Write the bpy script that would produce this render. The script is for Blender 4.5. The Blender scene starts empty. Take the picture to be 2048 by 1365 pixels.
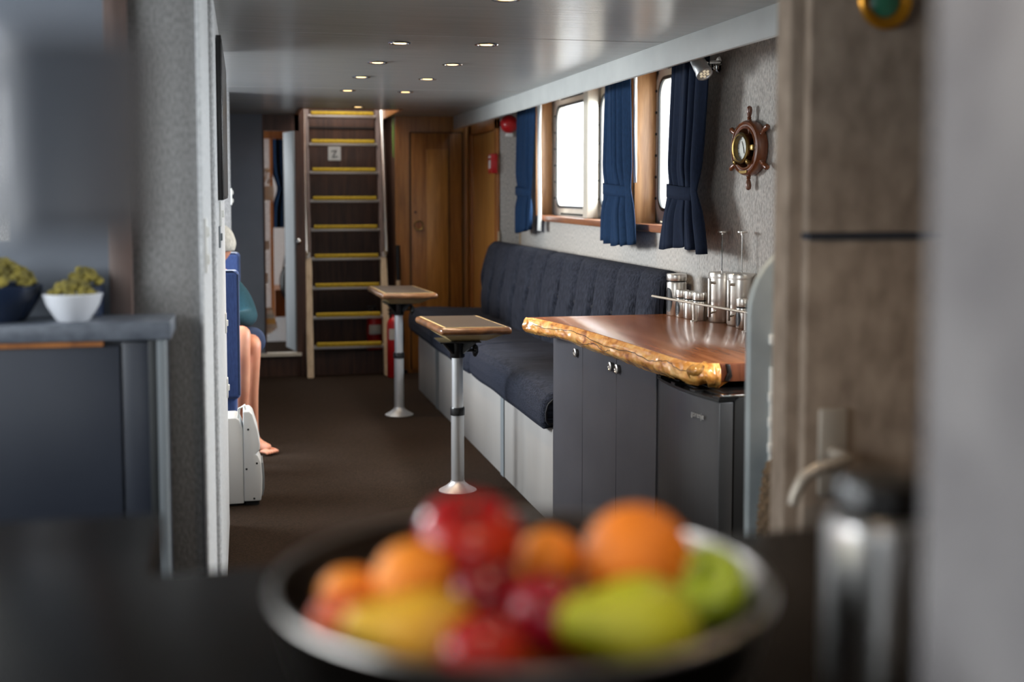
import bpy, bmesh, math, random
from math import sin, cos, pi, radians, sqrt, exp
from mathutils import Vector, Matrix, noise
random.seed(7)
S = bpy.context.scene
COL = S.collection

# ---------------------------------------------------------------- camera
cam_d = bpy.data.cameras.new('camera'); cam = bpy.data.objects.new('camera', cam_d); COL.objects.link(cam)
YAW, PITCH = radians(12.4887), radians(4.0654)
cam.location = (0, 0, 1.46)
cam.rotation_euler = (pi/2 - PITCH, 0, -YAW)
cam_d.sensor_width = 36; cam_d.lens = 36*2420/2048
cam_d.shift_y = -128.5/2048
cam_d.clip_start = 0.02
cam_d.dof.use_dof = True; cam_d.dof.focus_distance = 4.75; cam_d.dof.aperture_fstop = 1.9
S.camera = cam
# ---------------------------------------------------------------- world, daylight, exposure
w = bpy.data.worlds.new('overcast_sky'); S.world = w; w.use_nodes = True
bg = w.node_tree.nodes['Background']; bg.inputs[0].default_value = (0.93, 0.97, 1, 1); bg.inputs[1].default_value = 2.6

def area(name, loc, direction, sx, sy, power, color=(1, 1, 1)):
    d = bpy.data.lights.new(name, 'AREA'); d.shape = 'RECTANGLE'; d.size = sx; d.size_y = sy
    d.energy = power; d.color = color
    o = bpy.data.objects.new(name, d); COL.objects.link(o); o.location = loc
    o.rotation_euler = Vector(direction).to_track_quat('-Z', 'Y').to_euler()
    return o
DAY = (0.9, 0.96, 1)
area('daylight_right_windows', (3.1, 6.6, 2.3), (-1, 0, -0.45), 3.6, 1.3, 330, DAY)
area('daylight_alcove_window', (-2.1, 6.55, 1.9), (1, -.3, -0.2), 1.9, 1.0, 215, DAY)
area('daylight_galley_window', (-1.9, 1.4, 1.75), (1, 0.5, -0.06), 2.2, 0.9, 34, DAY)
area('daylight_galley_rear', (0.1, -1.75, 1.75), (0.0, 1, -0.1), 1.6, 0.8, 5, DAY)
area('added_right_near_daylight', (2.75, 2.75, 1.9), (-1, 0.02, -0.12), 1.1, 0.7, 54, DAY)  # added light through an unseen window, brightens the left jamb
area('daylight_hatch', (0.7, 9.4, 2.9), (0, 0, -1), 0.9, 1.0, 10, (1, 0.85, 0.68))
area('daylight_cabin', (-0.6, 11.6, 2.0), (0.5, -1, -0.3), 0.9, 0.7, 9, DAY)
SPOT = 13.0      # watts of every warm ceiling downlight
S.view_settings.view_transform = 'Standard'; S.view_settings.look = 'None'
S.view_settings.gamma = 1; S.view_settings.use_curve_mapping = False
S.view_settings.exposure = 0.62
try:
    S.cycles.use_denoising = True; S.cycles.denoiser = 'OPENIMAGEDENOISE'
    S.cycles.max_bounces = 10; S.cycles.diffuse_bounces = 6; S.cycles.glossy_bounces = 4
    S.cycles.transparent_max_bounces = 12; S.cycles.sample_clamp_indirect = 6
    S.cycles.caustics_reflective = False; S.cycles.caustics_refractive = False
except Exception: pass

# ---------------------------------------------------------------- materials
def srgb(r, g, b):
    f = lambda c: (c/255/12.92) if c <= 10 else ((c/255+0.055)/1.055)**2.4
    return (f(r), f(g), f(b), 1)
def new_mat(name):
    m = bpy.data.materials.new(name); m.use_nodes = True
    return m, m.node_tree, m.node_tree.nodes['Principled BSDF']
def mat(name, c, rough=0.6, metal=0.0, c2=None, scale=20, stretch=(1, 1, 1), bump=0.0, bscale=None, detail=4, dist=0.004, coat=0.0, rot=(0, 0, 0), contrast=(0.3, 0.7), sheen=0.0, emit=None, spec=None):
    m, nt, b = new_mat(name)
    N, L = nt.nodes, nt.links
    b.inputs['Base Color'].default_value = c; b.inputs['Roughness'].default_value = rough; b.inputs['Metallic'].default_value = metal
    if coat: b.inputs['Coat Weight'].default_value = coat; b.inputs['Coat Roughness'].default_value = 0.15
    if sheen: b.inputs['Sheen Weight'].default_value = sheen; b.inputs['Sheen Roughness'].default_value = 0.4
    if spec is not None: b.inputs['Specular IOR Level'].default_value = spec
    if emit: b.inputs['Emission Color'].default_value = emit[0]; b.inputs['Emission Strength'].default_value = emit[1]
    if c2 or bump:
        tc = N.new('ShaderNodeTexCoord'); mp = N.new('ShaderNodeMapping'); mp.inputs['Scale'].default_value = stretch; mp.inputs['Rotation'].default_value = rot
        L.new(tc.outputs['Object'], mp.inputs[0])
    if c2:
        n = N.new('ShaderNodeTexNoise'); n.inputs['Scale'].default_value = scale; n.inputs['Detail'].default_value = detail
        L.new(mp.outputs[0], n.inputs['Vector'])
        r = N.new('ShaderNodeValToRGB'); r.color_ramp.elements[0].color = c; r.color_ramp.elements[1].color = c2
        r.color_ramp.elements[0].position, r.color_ramp.elements[1].position = contrast
        L.new(n.outputs['Fac'], r.inputs[0]); L.new(r.outputs[0], b.inputs['Base Color'])
    if bump:
        n2 = N.new('ShaderNodeTexNoise'); n2.inputs['Scale'].default_value = bscale or scale; n2.inputs['Detail'].default_value = detail
        L.new(mp.outputs[0], n2.inputs['Vector'])
        bp = N.new('ShaderNodeBump'); bp.inputs['Strength'].default_value = bump; bp.inputs['Distance'].default_value = dist
        L.new(n2.outputs['Fac'], bp.inputs['Height']); L.new(bp.outputs[0], b.inputs['Normal'])
    return m
M = {}
M['felt'] = mat('heather_grey_felt', srgb(122, 121, 121), 1, c2=srgb(152, 151, 150), scale=170, stretch=(1, 1, .45), bump=.5, dist=.003, spec=.1)
M['felt_wall'] = mat('oatmeal_felt', srgb(148, 144, 139), 1, c2=srgb(196, 190, 183), scale=150, stretch=(1, 1, .4), bump=.5, dist=.003, spec=.1)
M['felt_light'] = mat('pale_grey_felt', srgb(170, 172, 174), 1, c2=srgb(212, 213, 214), scale=170, stretch=(1, 1, .5), bump=.5, dist=.003, spec=.1)
M['felt_brown'] = mat('brown_grey_felt', srgb(122, 107, 94), 1, c2=srgb(152, 136, 121), scale=26, detail=6, stretch=(1, 1, .6), bump=.4, bscale=160, dist=.003, spec=.1)
M['felt_near'] = mat('grey_felt_near', srgb(110, 108, 110), 1, c2=srgb(130, 128, 129), scale=14, bump=.4, bscale=150, dist=.003, spec=.1)
M['ceiling'] = mat('satin_ceiling_panel', srgb(158, 159, 158), .27, c2=srgb(166, 167, 165), scale=9, stretch=(.25, 3, 1), bump=.3, bscale=14, dist=.006, spec=.5)
M['pelmet'] = mat('grey_white_paint', srgb(178, 180, 178), .5, c2=srgb(188, 190, 187), scale=6)
M['carpet'] = mat('brown_carpet', srgb(36, 29, 24), 1, c2=srgb(54, 44, 37), scale=130, detail=8, bump=.8, bscale=220, dist=.006, spec=.05)
def wood(name, c, c2, rough=.4, scale=4, stretch=(9, 9, .6), rot=(0, 0, 0), coat=0.0, bump=.05):
    m, nt, b = new_mat(name); N, L = nt.nodes, nt.links
    b.inputs['Roughness'].default_value = rough
    if coat: b.inputs['Coat Weight'].default_value = coat; b.inputs['Coat Roughness'].default_value = .12
    tc = N.new('ShaderNodeTexCoord'); mp = N.new('ShaderNodeMapping'); mp.inputs['Scale'].default_value = stretch; mp.inputs['Rotation'].default_value = rot
    L.new(tc.outputs['Object'], mp.inputs[0])
    n = N.new('ShaderNodeTexNoise'); n.inputs['Scale'].default_value = scale; n.inputs['Detail'].default_value = 8; n.inputs['Distortion'].default_value = .6
    n2 = N.new('ShaderNodeTexNoise'); n2.inputs['Scale'].default_value = scale*7; n2.inputs['Detail'].default_value = 5
    L.new(mp.outputs[0], n.inputs['Vector']); L.new(mp.outputs[0], n2.inputs['Vector'])
    mx = N.new('ShaderNodeMath'); mx.operation = 'MULTIPLY_ADD'; mx.inputs[1].default_value = .35; L.new(n2.outputs['Fac'], mx.inputs[0]); L.new(n.outputs['Fac'], mx.inputs[2])
    r = N.new('ShaderNodeValToRGB'); r.color_ramp.elements[0].color = c; r.color_ramp.elements[1].color = c2
    r.color_ramp.elements[0].position = .45; r.color_ramp.elements[1].position = .88
    L.new(mx.outputs[0], r.inputs[0]); L.new(r.outputs[0], b.inputs['Base Color'])
    bp = N.new('ShaderNodeBump'); bp.inputs['Strength'].default_value = bump*4; bp.inputs['Distance'].default_value = .002
    L.new(mx.outputs[0], bp.inputs['Height']); L.new(bp.outputs[0], b.inputs['Normal'])
    return m
M['teak'] = wood('honey_teak', srgb(120, 76, 32), srgb(166, 112, 54), .34)
M['teak_panel'] = wood('honey_teak_light', srgb(146, 98, 42), srgb(190, 136, 68), .32)
M['teak_frame'] = wood('orange_teak', srgb(120, 70, 30), srgb(168, 106, 52), .35)
M['walnut'] = wood('dark_walnut', srgb(46, 28, 20), srgb(82, 54, 40), .45)
M['jamb'] = wood('varnished_jamb', srgb(150, 104, 66), srgb(196, 150, 104), .35)
M['sill'] = wood('red_brown_sill', srgb(110, 66, 42), srgb(150, 98, 66), .3, stretch=(9, .6, 9))
M['strip'] = wood('brown_strip', srgb(80, 64, 58), srgb(104, 86, 80), .5)
M['slab'] = wood('red_hardwood', srgb(124, 74, 46), srgb(160, 104, 68), .24, scale=5, stretch=(8, .55, 8), rot=(0, 0, radians(7)), coat=.15, bump=.02)
M['slab_end'] = wood('red_hardwood_end', srgb(96, 50, 32), srgb(134, 78, 52), .4)
M['ladder_wood'] = wood('pale_ladder_wood', srgb(170, 148, 120), srgb(206, 186, 158), .5)
M['table_edge'] = wood('worn_bullnose', srgb(70, 46, 30), srgb(126, 86, 54), .3, stretch=(3, 3, 6), coat=.4)
M['table_ply'] = mat('pale_plywood', srgb(176, 150, 100), .55, c2=srgb(196, 172, 122), scale=20, stretch=(1, 1, 12))
M['book'] = mat('book_paper', srgb(214, 206, 190), .8)
M['wheel'] = wood('mahogany', srgb(86, 42, 20), srgb(124, 70, 36), .3, coat=.4)

def live_edge():
    m, nt, b = new_mat('live_edge_sapwood'); N, L = nt.nodes, nt.links
    b.inputs['Roughness'].default_value = .25; b.inputs['Coat Weight'].default_value = .7; b.inputs['Coat Roughness'].default_value = .08
    tc = N.new('ShaderNodeTexCoord'); mp = N.new('ShaderNodeMapping'); mp.inputs['Scale'].default_value = (1, .55, 1); L.new(tc.outputs['Object'], mp.inputs[0])
    n = N.new('ShaderNodeTexNoise'); n.inputs['Scale'].default_value = 22; n.inputs['Detail'].default_value = 9; n.inputs['Distortion'].default_value = 1.2
    L.new(mp.outputs[0], n.inputs['Vector'])
    r = N.new('ShaderNodeValToRGB'); e = r.color_ramp.elements
    e[0].color = srgb(160, 96, 42); e[0].position = .3; e[1].color = srgb(250, 206, 134); e[1].position = .72
    x = e.new(.45); x.color = srgb(222, 154, 76); x = e.new(.58); x.color = srgb(240, 182, 100)
    L.new(n.outputs['Fac'], r.inputs[0]); L.new(r.outputs[0], b.inputs['Base Color'])
    bp = N.new('ShaderNodeBump'); bp.inputs['Strength'].default_value = .35; bp.inputs['Distance'].default_value = .003
    L.new(n.outputs['Fac'], bp.inputs['Height']); L.new(bp.outputs[0], b.inputs['Normal'])
    return m
M['live'] = live_edge()
M['burl'] = wood('glossy_burl', srgb(90, 52, 20), srgb(206, 150, 76), .15, scale=9, stretch=(2, 2, 3), coat=.9)
M['bark'] = mat('dark_inclusion', srgb(20, 14, 10), .4)
M['sofa'] = mat('navy_striped_upholstery', srgb(17, 19, 27), .95, c2=srgb(54, 58, 70), scale=44, stretch=(4, 4, .16), detail=4, bump=.3, bscale=180, spec=.15, contrast=(.35, .75))
M['sofa_seat'] = mat('navy_seat_upholstery', srgb(12, 16, 25), .92, c2=srgb(52, 56, 70), scale=44, stretch=(.16, 4, 4), detail=4, bump=.3, bscale=180, spec=.15, contrast=(.35, .75))
M['piping'] = mat('dark_piping', srgb(16, 18, 26), .8)
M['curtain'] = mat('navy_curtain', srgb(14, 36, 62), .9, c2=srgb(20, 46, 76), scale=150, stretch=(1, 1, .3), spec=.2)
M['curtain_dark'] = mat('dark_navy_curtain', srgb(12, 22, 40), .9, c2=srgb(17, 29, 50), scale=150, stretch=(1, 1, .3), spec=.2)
M['lining'] = mat('cream_lining', srgb(226, 226, 222), .9)
M['blue_velvet'] = mat('blue_velvet', srgb(34, 54, 104), .9, c2=srgb(54, 78, 132), scale=90, stretch=(5, 5, .4), sheen=.4, bump=.2)
M['base'] = mat('pale_bench_panel', srgb(142, 139, 136), .45, c2=srgb(154, 151, 148), scale=3, stretch=(1, 1, .4))
M['laminate'] = mat('charcoal_laminate', srgb(62, 62, 68), .42, c2=srgb(70, 70, 76), scale=5, bump=.03, bscale=120)
M['laminate_blue'] = mat('blue_grey_laminate', srgb(36, 41, 52), .4, c2=srgb(41, 46, 57), scale=5)
M['grey_panel'] = mat('slate_grey_panel', srgb(98, 104, 114), .55, c2=srgb(104, 110, 120), scale=6)
M['grey_panel_light'] = mat('light_grey_panel', srgb(112, 118, 122), .6)
M['fridge'] = mat('dark_metallic_door', srgb(82, 82, 84), .33, .75, c2=srgb(90, 90, 92), scale=3)
M['black'] = mat('black_plastic', srgb(14, 14, 15), .3)
M['black_matt'] = mat('black_matt', srgb(10, 10, 11), .7)
M['screen'] = mat('black_screen', srgb(22, 20, 22), .35)
M['steel'] = mat('brushed_steel', (.66, .62, .57, 1), .3, 1.0, bump=.06, scale=40, stretch=(8, 8, .3), bscale=60, dist=.0008)
M['flask'] = mat('satin_steel', (.86, .85, .84, 1), .28, 1.0)
M['chrome'] = mat('chrome', (.7, .69, .67, 1), .12, 1.0)
M['alu'] = mat('anodised_aluminium', (.6, .61, .62, 1), .42, .8)
M['galv'] = mat('dull_grey_metal', srgb(136, 146, 150), .45, .3, c2=srgb(176, 184, 186), scale=5, detail=6)
M['brass'] = mat('aged_brass', srgb(150, 124, 74), .3, 1.0, c2=srgb(110, 88, 50), scale=30)
M['dial'] = mat('clock_dial', srgb(212, 212, 202), .4)
M['white'] = mat('white_plastic', srgb(226, 226, 222), .4)
M['heater'] = mat('off_white_moulding', srgb(206, 208, 208), .35)
M['frame'] = mat('cream_painted_steel', srgb(196, 188, 172), .4, c2=srgb(206, 198, 184), scale=12)
M['gasket'] = mat('dark_gasket', srgb(26, 30, 32), .5)
M['red'] = mat('signal_red', srgb(176, 20, 24), .3)
M['yellow'] = mat('yellow_grip', srgb(180, 152, 30), .8, c2=srgb(150, 122, 18), scale=60, bump=.5)
M['tread'] = mat('ribbed_aluminium', (.42, .4, .38, 1), .45, .8)
M['green'] = mat('green_strip', srgb(110, 150, 60), .5)
M['paper'] = mat('white_paper', srgb(200, 200, 196), .8)
M['ink'] = mat('black_ink', srgb(22, 24, 26), .7)
M['skin'] = mat('skin', srgb(206, 150, 122), .5, c2=srgb(192, 128, 102), scale=9); M['skin'].node_tree.nodes['Principled BSDF'].inputs['Subsurface Weight'].default_value = .1
M['hair'] = mat('grey_hair', srgb(150, 146, 136), .8, c2=srgb(196, 192, 182), scale=60, stretch=(3, 3, .6), bump=.6)
M['teal'] = mat('teal_knit', srgb(8, 50, 60), .95, c2=srgb(12, 58, 70), scale=120, bump=.3)
M['denim'] = mat('dark_denim', srgb(38, 52, 82), .9)
M['glass'] = None
def glass():
    m, nt, b = new_mat('window_glass'); N, L = nt.nodes, nt.links
    t = N.new('ShaderNodeBsdfTransparent'); g = N.new('ShaderNodeBsdfGlossy'); g.inputs['Roughness'].default_value = .02
    x = N.new('ShaderNodeMixShader'); x.inputs[0].default_value = .05
    L.new(t.outputs[0], x.inputs[1]); L.new(g.outputs[0], x.inputs[2])
    L.new(x.outputs[0], N['Material Output'].inputs['Surface']); return m
M['glass'] = glass()
M['lamp'] = mat('warm_lamp', (1, .8, .5, 1), .4, emit=((1, .66, .28, 1), 2.4))
M['led'] = mat('led_face', srgb(226, 216, 190), .3, emit=((1, .85, .6, 1), .25))
M['counter'] = mat('black_granite', srgb(13, 11, 10), .24, c2=srgb(18, 16, 14), scale=60, spec=.06)
M['grey_stone'] = mat('grey_blue_stone', srgb(78, 84, 94), .4, c2=srgb(110, 116, 126), scale=30)
M['bowl'] = mat('dark_polished_steel', (.08, .065, .055, 1), .28, 1.0)
M['white_ceramic'] = mat('white_ceramic', srgb(206, 208, 214), .25)
M['blue_ceramic'] = mat('dark_blue_ceramic', srgb(32, 42, 62), .25)
M['moss'] = mat('olive_nuts', srgb(70, 66, 34), .9, c2=srgb(146, 132, 56), scale=40)
M['slate_mug'] = mat('slate_enamel', srgb(92, 97, 106), .4, c2=srgb(100, 105, 114), scale=6)
M['wicker'] = mat('brown_wicker', srgb(70, 54, 38), .85, c2=srgb(106, 86, 62), scale=60, bump=.4)
M['handle'] = mat('satin_nickel', (.42, .37, .31, 1), .5, .5)
M['apple'] = mat('red_apple', srgb(150, 14, 16), .25, c2=srgb(206, 66, 26), scale=14, contrast=(.5, .78), coat=.3)
M['dark_apple'] = mat('dark_red_apple', srgb(92, 4, 14), .22, c2=srgb(130, 12, 22), scale=12, coat=.3)
M['plum'] = mat('crimson_plum', srgb(126, 8, 30), .22, c2=srgb(150, 18, 40), scale=12, coat=.3)
M['orange'] = mat('orange_peel', srgb(232, 130, 20), .6, c2=srgb(228, 122, 20), scale=10, bump=.3, bscale=160)
M['mandarin'] = mat('mandarin_peel', srgb(232, 140, 24), .6, c2=srgb(222, 128, 24), scale=10, bump=.3, bscale=160)
M['nectarine'] = mat('nectarine_skin', srgb(190, 52, 14), .55, c2=srgb(222, 110, 34), scale=16)
M['green_pear'] = mat('green_pear_skin', srgb(164, 176, 26), .45, c2=srgb(196, 192, 44), scale=9)
M['yellow_pear'] = mat('yellow_pear_skin', srgb(206, 170, 26), .45, c2=srgb(196, 130, 34), scale=10)
M['green_apple'] = mat('green_apple_skin', srgb(140, 166, 34), .3, c2=srgb(166, 186, 52), scale=10, coat=.3)
for k_ in ('apple', 'dark_apple', 'plum', 'green_apple'): M[k_].node_tree.nodes['Principled BSDF'].inputs['Coat Weight'].default_value = .08; M[k_].node_tree.nodes['Principled BSDF'].inputs['Specular IOR Level'].default_value = .35
M['stem'] = mat('brown_stem', srgb(70, 46, 26), .8)

# ---------------------------------------------------------------- mesh helpers
class MB:
    def __init__(s): s.bm = bmesh.new()
    def add(s, bm, mtx=None):
        if mtx is not None: bm.transform(mtx)
        me = bpy.data.meshes.new('t'); bm.to_mesh(me); bm.free(); s.bm.from_mesh(me); bpy.data.meshes.remove(me); return s
    def box(s, x0, x1, y0, y1, z0, z1, bev=0.0, seg=2, mtx=None):
        b = bmesh.new(); bmesh.ops.create_cube(b, size=1)
        for v in b.verts: v.co = Vector(((x0+x1)/2+v.co.x*(x1-x0), (y0+y1)/2+v.co.y*(y1-y0), (z0+z1)/2+v.co.z*(z1-z0)))
        if bev: bmesh.ops.bevel(b, geom=b.edges[:], offset=bev, segments=seg, affect='EDGES', profile=.5)
        return s.add(b, mtx)
    def prism(s, pts, axis, a, b_, bev=0.0, seg=2, mtx=None):
        """polygon pts (2-D) extruded along axis 'x','y','z' from a to b_"""
        b = bmesh.new()
        def P(p, t): return {'x': (t, p[0], p[1]), 'y': (p[0], t, p[1]), 'z': (p[0], p[1], t)}[axis]
        f = b.faces.new([b.verts.new(P(p, a)) for p in pts])
        r = bmesh.ops.extrude_face_region(b, geom=[f])
        d = Vector(P((0, 0), b_-a))
        for v in r['geom']:
            if isinstance(v, bmesh.types.BMVert): v.co += d
        bmesh.ops.recalc_face_normals(b, faces=b.faces[:])
        if bev: bmesh.ops.bevel(b, geom=b.edges[:], offset=bev, segments=seg, affect='EDGES', profile=.5)
        return s.add(b, mtx)
    def lathe(s, prof, seg=28, mtx=None, cap=True):
        b = bmesh.new(); rings = []
        for r, z in prof:
            if r < 1e-6: rings.append([b.verts.new((0, 0, z))])
            else: rings.append([b.verts.new((r*cos(2*pi*i/seg), r*sin(2*pi*i/seg), z)) for i in range(seg)])
        for A, B in zip(rings, rings[1:]):
            for i in range(seg):
                j = (i+1) % seg
                if len(A) == 1 and len(B) == 1: continue
                if len(A) == 1: b.faces.new((A[0], B[j], B[i]))
                elif len(B) == 1: b.faces.new((A[i], A[j], B[0]))
                else: b.faces.new((A[i], A[j], B[j], B[i]))
        if cap:
            for R in (rings[0], rings[-1]):
                if len(R) > 1:
                    try: b.faces.new(R)
                    except ValueError: pass
        bmesh.ops.recalc_face_normals(b, faces=b.faces[:])
        return s.add(b, mtx)
    def tube(s, pts, r, seg=10, closed=False, mtx=None):
        b = bmesh.new(); pts = [Vector(p) for p in pts]; n = len(pts); rings = []
        rr = r if isinstance(r, (list, tuple)) else [r]*n
        up = None
        for i, p in enumerate(pts):
            if closed: t = (pts[(i+1) % n]-pts[i-1]).normalized()
            else: t = (pts[min(i+1, n-1)]-pts[max(i-1, 0)]).normalized()
            if up is None: up = t.orthogonal().normalized()
            up = (up-t*up.dot(t)).normalized(); sd = t.cross(up)
            rings.append([b.verts.new(p+(up*cos(2*pi*k/seg)+sd*sin(2*pi*k/seg))*rr[i]) for k in range(seg)])
        for i in range(n if closed else n-1):
            A, B = rings[i], rings[(i+1) % n]
            for k in range(seg): b.faces.new((A[k], A[(k+1) % seg], B[(k+1) % seg], B[k]))
        if not closed: b.faces.new(rings[0][::-1]); b.faces.new(rings[-1])
        bmesh.ops.recalc_face_normals(b, faces=b.faces[:])
        return s.add(b, mtx)
    def grid(s, nu, nv, fn, mtx=None, closed_u=False):
        b = bmesh.new(); V = [[b.verts.new(fn(i/(nu if closed_u else nu-1), j/(nv-1))) for j in range(nv)] for i in range(nu)]
        for i in range(nu if closed_u else nu-1):
            for j in range(nv-1):
                k = (i+1) % nu
                b.faces.new((V[i][j], V[k][j], V[k][j+1], V[i][j+1]))
        return s.add(b, mtx)
    def sphere(s, c, r, u=20, v=12, sc=(1, 1, 1), mtx=None):
        b = bmesh.new(); bmesh.ops.create_uvsphere(b, u_segments=u, v_segments=v, radius=r)
        for q in b.verts: q.co = Vector((q.co.x*sc[0], q.co.y*sc[1], q.co.z*sc[2]))
        if mtx is not None: b.transform(mtx)
        bmesh.ops.translate(b, verts=b.verts[:], vec=Vector(c))
        return s.add(b)
    def build(s, name, m, parent=None, smooth=40, solid=0, subsurf=0):
        bmesh.ops.remove_doubles(s.bm, verts=s.bm.verts[:], dist=1e-6)
        me = bpy.data.meshes.new(name)
        if parent is not None: org = world_loc(parent)
        else:
            xs = [v.co for v in s.bm.verts]
            org = Vector(((min(v.x for v in xs)+max(v.x for v in xs))/2, (min(v.y for v in xs)+max(v.y for v in xs))/2, min(v.z for v in xs)))
        bmesh.ops.translate(s.bm, verts=s.bm.verts[:], vec=-org)
        s.bm.to_mesh(me); s.bm.free()
        if smooth:
            me.polygons.foreach_set('use_smooth', [True]*len(me.polygons)); me.set_sharp_from_angle(angle=radians(smooth))
        me.materials.append(M[m] if isinstance(m, str) else m)
        o = bpy.data.objects.new(name, me); COL.objects.link(o)
        if parent is not None: o.parent = parent
        else: o.location = org
        if solid: q = o.modifiers.new('thickness', 'SOLIDIFY'); q.thickness = solid
        if subsurf: q = o.modifiers.new('smooth', 'SUBSURF'); q.levels = q.render_levels = subsurf
        return o
def world_loc(o):
    v = Vector((0, 0, 0))
    while o is not None: v += o.location; o = o.parent
    return v
def tag(o, label, cat, group=None, kind=None):
    o['label'] = label; o['category'] = cat
    if group: o['group'] = group
    if kind: o['kind'] = kind
    return o
def thing(name, label, cat, loc, group=None):
    o = bpy.data.objects.new(name, None); COL.objects.link(o); o.location = loc; o.empty_display_size = .05
    return tag(o, label, cat, group)
def struct(o): o['kind'] = 'structure'; return o
def sempty(name, loc):
    o = bpy.data.objects.new(name, None); COL.objects.link(o); o.location = loc; o['kind'] = 'structure'; o.empty_display_size = .05; return o
def dup(root, loc, label):
    r = root.copy(); COL.objects.link(r); r.location = loc; r['label'] = label
    for ch in list(root.children):
        c = ch.copy(); COL.objects.link(c); c.parent = r
        for g in ch.children:
            d = g.copy(); COL.objects.link(d); d.parent = c
    return r
def T(x, y, z): return Matrix.Translation((x, y, z))
def RX(a): return Matrix.Rotation(radians(a), 4, 'X')
def RY(a): return Matrix.Rotation(radians(a), 4, 'Y')
def RZ(a): return Matrix.Rotation(radians(a), 4, 'Z')
def text_obj(name, body, size, m, parent, mtx, extrude=.0006):
    c = bpy.data.curves.new(name, 'FONT'); c.body = body; c.size = size; c.extrude = extrude; c.align_x = 'CENTER'; c.align_y = 'CENTER'
    o = bpy.data.objects.new(name, c); COL.objects.link(o); o.parent = parent
    o.matrix_local = Matrix.Translation(-world_loc(parent)) @ mtx
    dg = bpy.context.evaluated_depsgraph_get(); dg.update()
    me = bpy.data.meshes.new_from_object(o.evaluated_get(dg)); mw = o.matrix_local.copy(); bpy.data.objects.remove(o)
    me.materials.clear(); me.materials.append(M[m]); o = bpy.data.objects.new(name, me); COL.objects.link(o); o.parent = parent; o.matrix_local = mw; return o

# ================================================================ SETTING
struct(MB().box(-2.0, 2.4, -1.6, 12.4, -.05, 0).build('floor', 'carpet', smooth=0))
# ceiling: backing and separate panels with thin open seams, a hatch left open over the ladder
HX0, HX1, HY0, HY1 = .40, 1.14, 8.82, 10.28
cl = sempty('ceiling', (0, 5, 2.05))
bk = MB()
for a in ((-1.7, 2.3, -1.5, HY0, 2.16, 2.2), (-1.7, HX0, HY0, 12.2, 2.16, 2.2), (HX1, 2.3, HY0, 12.2, 2.16, 2.2), (HX0, HX1, HY1, 12.2, 2.16, 2.2)): bk.box(*a)
bk.build('ceiling_backing', 'black_matt', cl, 0)
ys = [-1.5, 1.9, 4.628, 7.08, 8.33, HY0]
for a, b in zip(ys, ys[1:]): MB().box(-1.6, 1.665, a+.004, b-.004, 2.05, 2.07, .002, 1).build('ceiling_panel', 'ceiling', cl, 30)
MB().box(-1.6, HX0, HY0+.003, 12, 2.05, 2.07, .0015, 1).build('ceiling_panel', 'ceiling', cl, 30)
MB().box(HX1, 1.665, HY0+.003, 12, 2.05, 2.07, .0015, 1).build('ceiling_panel', 'ceiling', cl, 30)
tr = MB()
for a in ((HX0, HX1, HY0, HY0+.02), (HX0, HX0+.02, HY0, HY1), (HX1-.02, HX1, HY0, HY1)): tr.box(*a, 2.045, 2.4)
tr.build('hatch_coaming', 'teak_frame', cl, 0)
MB().box(1.665, 2.32, 1.8, 10.6, 2.135, 2.155).build('ceiling_recess', 'pelmet', cl, 0)
# pelmet along the window side
pm = struct(MB().box(1.648, 1.666, 2.0, 9.6, 1.95, 2.052, .003).build('trim_1', 'pelmet'))
pm['label'] = 'long grey painted pelmet board hiding the curtain tops along the window wall'; pm['category'] = 'trim'

# right wall, straight far part with the window recesses
XW, XG = 1.94, 2.05
wr = sempty('wall_right', (XW, 6, 0))
Z0, Z1 = 1.275, 2.07
R1 = (5.98, 7.97); R2 = (5.10, 5.85)
MB().box(XW, XW+.13, 5.0, 8.5, 0, Z0).box(XW, XW+.13, 5.0, 8.5, Z1, 2.15).box(XW, XW+.13, R1[1], 8.5, Z0, Z1).box(XW, XW+.13, 5.0, R2[0], Z0, Z1).build('wall_panel', 'felt_wall', wr, 0)
def WX(y): return XW+.12*(5-y)
def skew(z0, z1, ya, yb, name, m='felt_wall', t=.13):
    MB().prism([(WX(ya), ya), (WX(yb), yb), (WX(yb)+t, yb), (WX(ya)+t, ya)], 'z', z0, z1).build(name, m, wr, 0)
skew(0, Z0, 1.95, 5.0, 'wall_panel'); skew(Z1, 2.15, 1.95, 5.0, 'wall_panel'); skew(Z0, Z1, 3.35, 5.0, 'wall_panel'); skew(Z0, Z1, 1.95, 2.15, 'wall_panel')
nw = struct(MB().box(2.27, 2.28, 2.15, 3.35, Z0, Z1).build('window_8', 'glass', smooth=0))  # added opening, unseen behind the galley bulkhead, lets light onto the jamb
# return at the far end with the side door
struct(MB().box(1.79, 2.08, 8.50, 8.54, 0, 2.15).build('wall_return', 'felt_wall', smooth=0))
sd = sempty('door_2', (1.79, 9.05, 0))
MB().box(1.80, 1.84, 8.54, 9.62, 0, 2.05).build('wall_backing', 'teak', sd, 0)
MB().box(1.772, 1.80, 8.50, 8.60, 0, 1.975, .004).build('door_frame', 'teak_frame', sd)
MB().box(1.772, 1.80, 9.50, 9.60, 0, 1.975, .004).build('door_frame', 'teak_frame', sd)
MB().box(1.772, 1.80, 8.50, 9.60, 1.90, 1.98, .004).build('door_frame', 'teak_frame', sd)
MB().box(1.785, 1.80, 8.605, 9.49, .06, 1.895, .004).build('door_leaf', 'teak_panel', sd)
sd['label'] = 'varnished teak side door in its frame behind the red call point'; sd['category'] = 'door'

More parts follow.
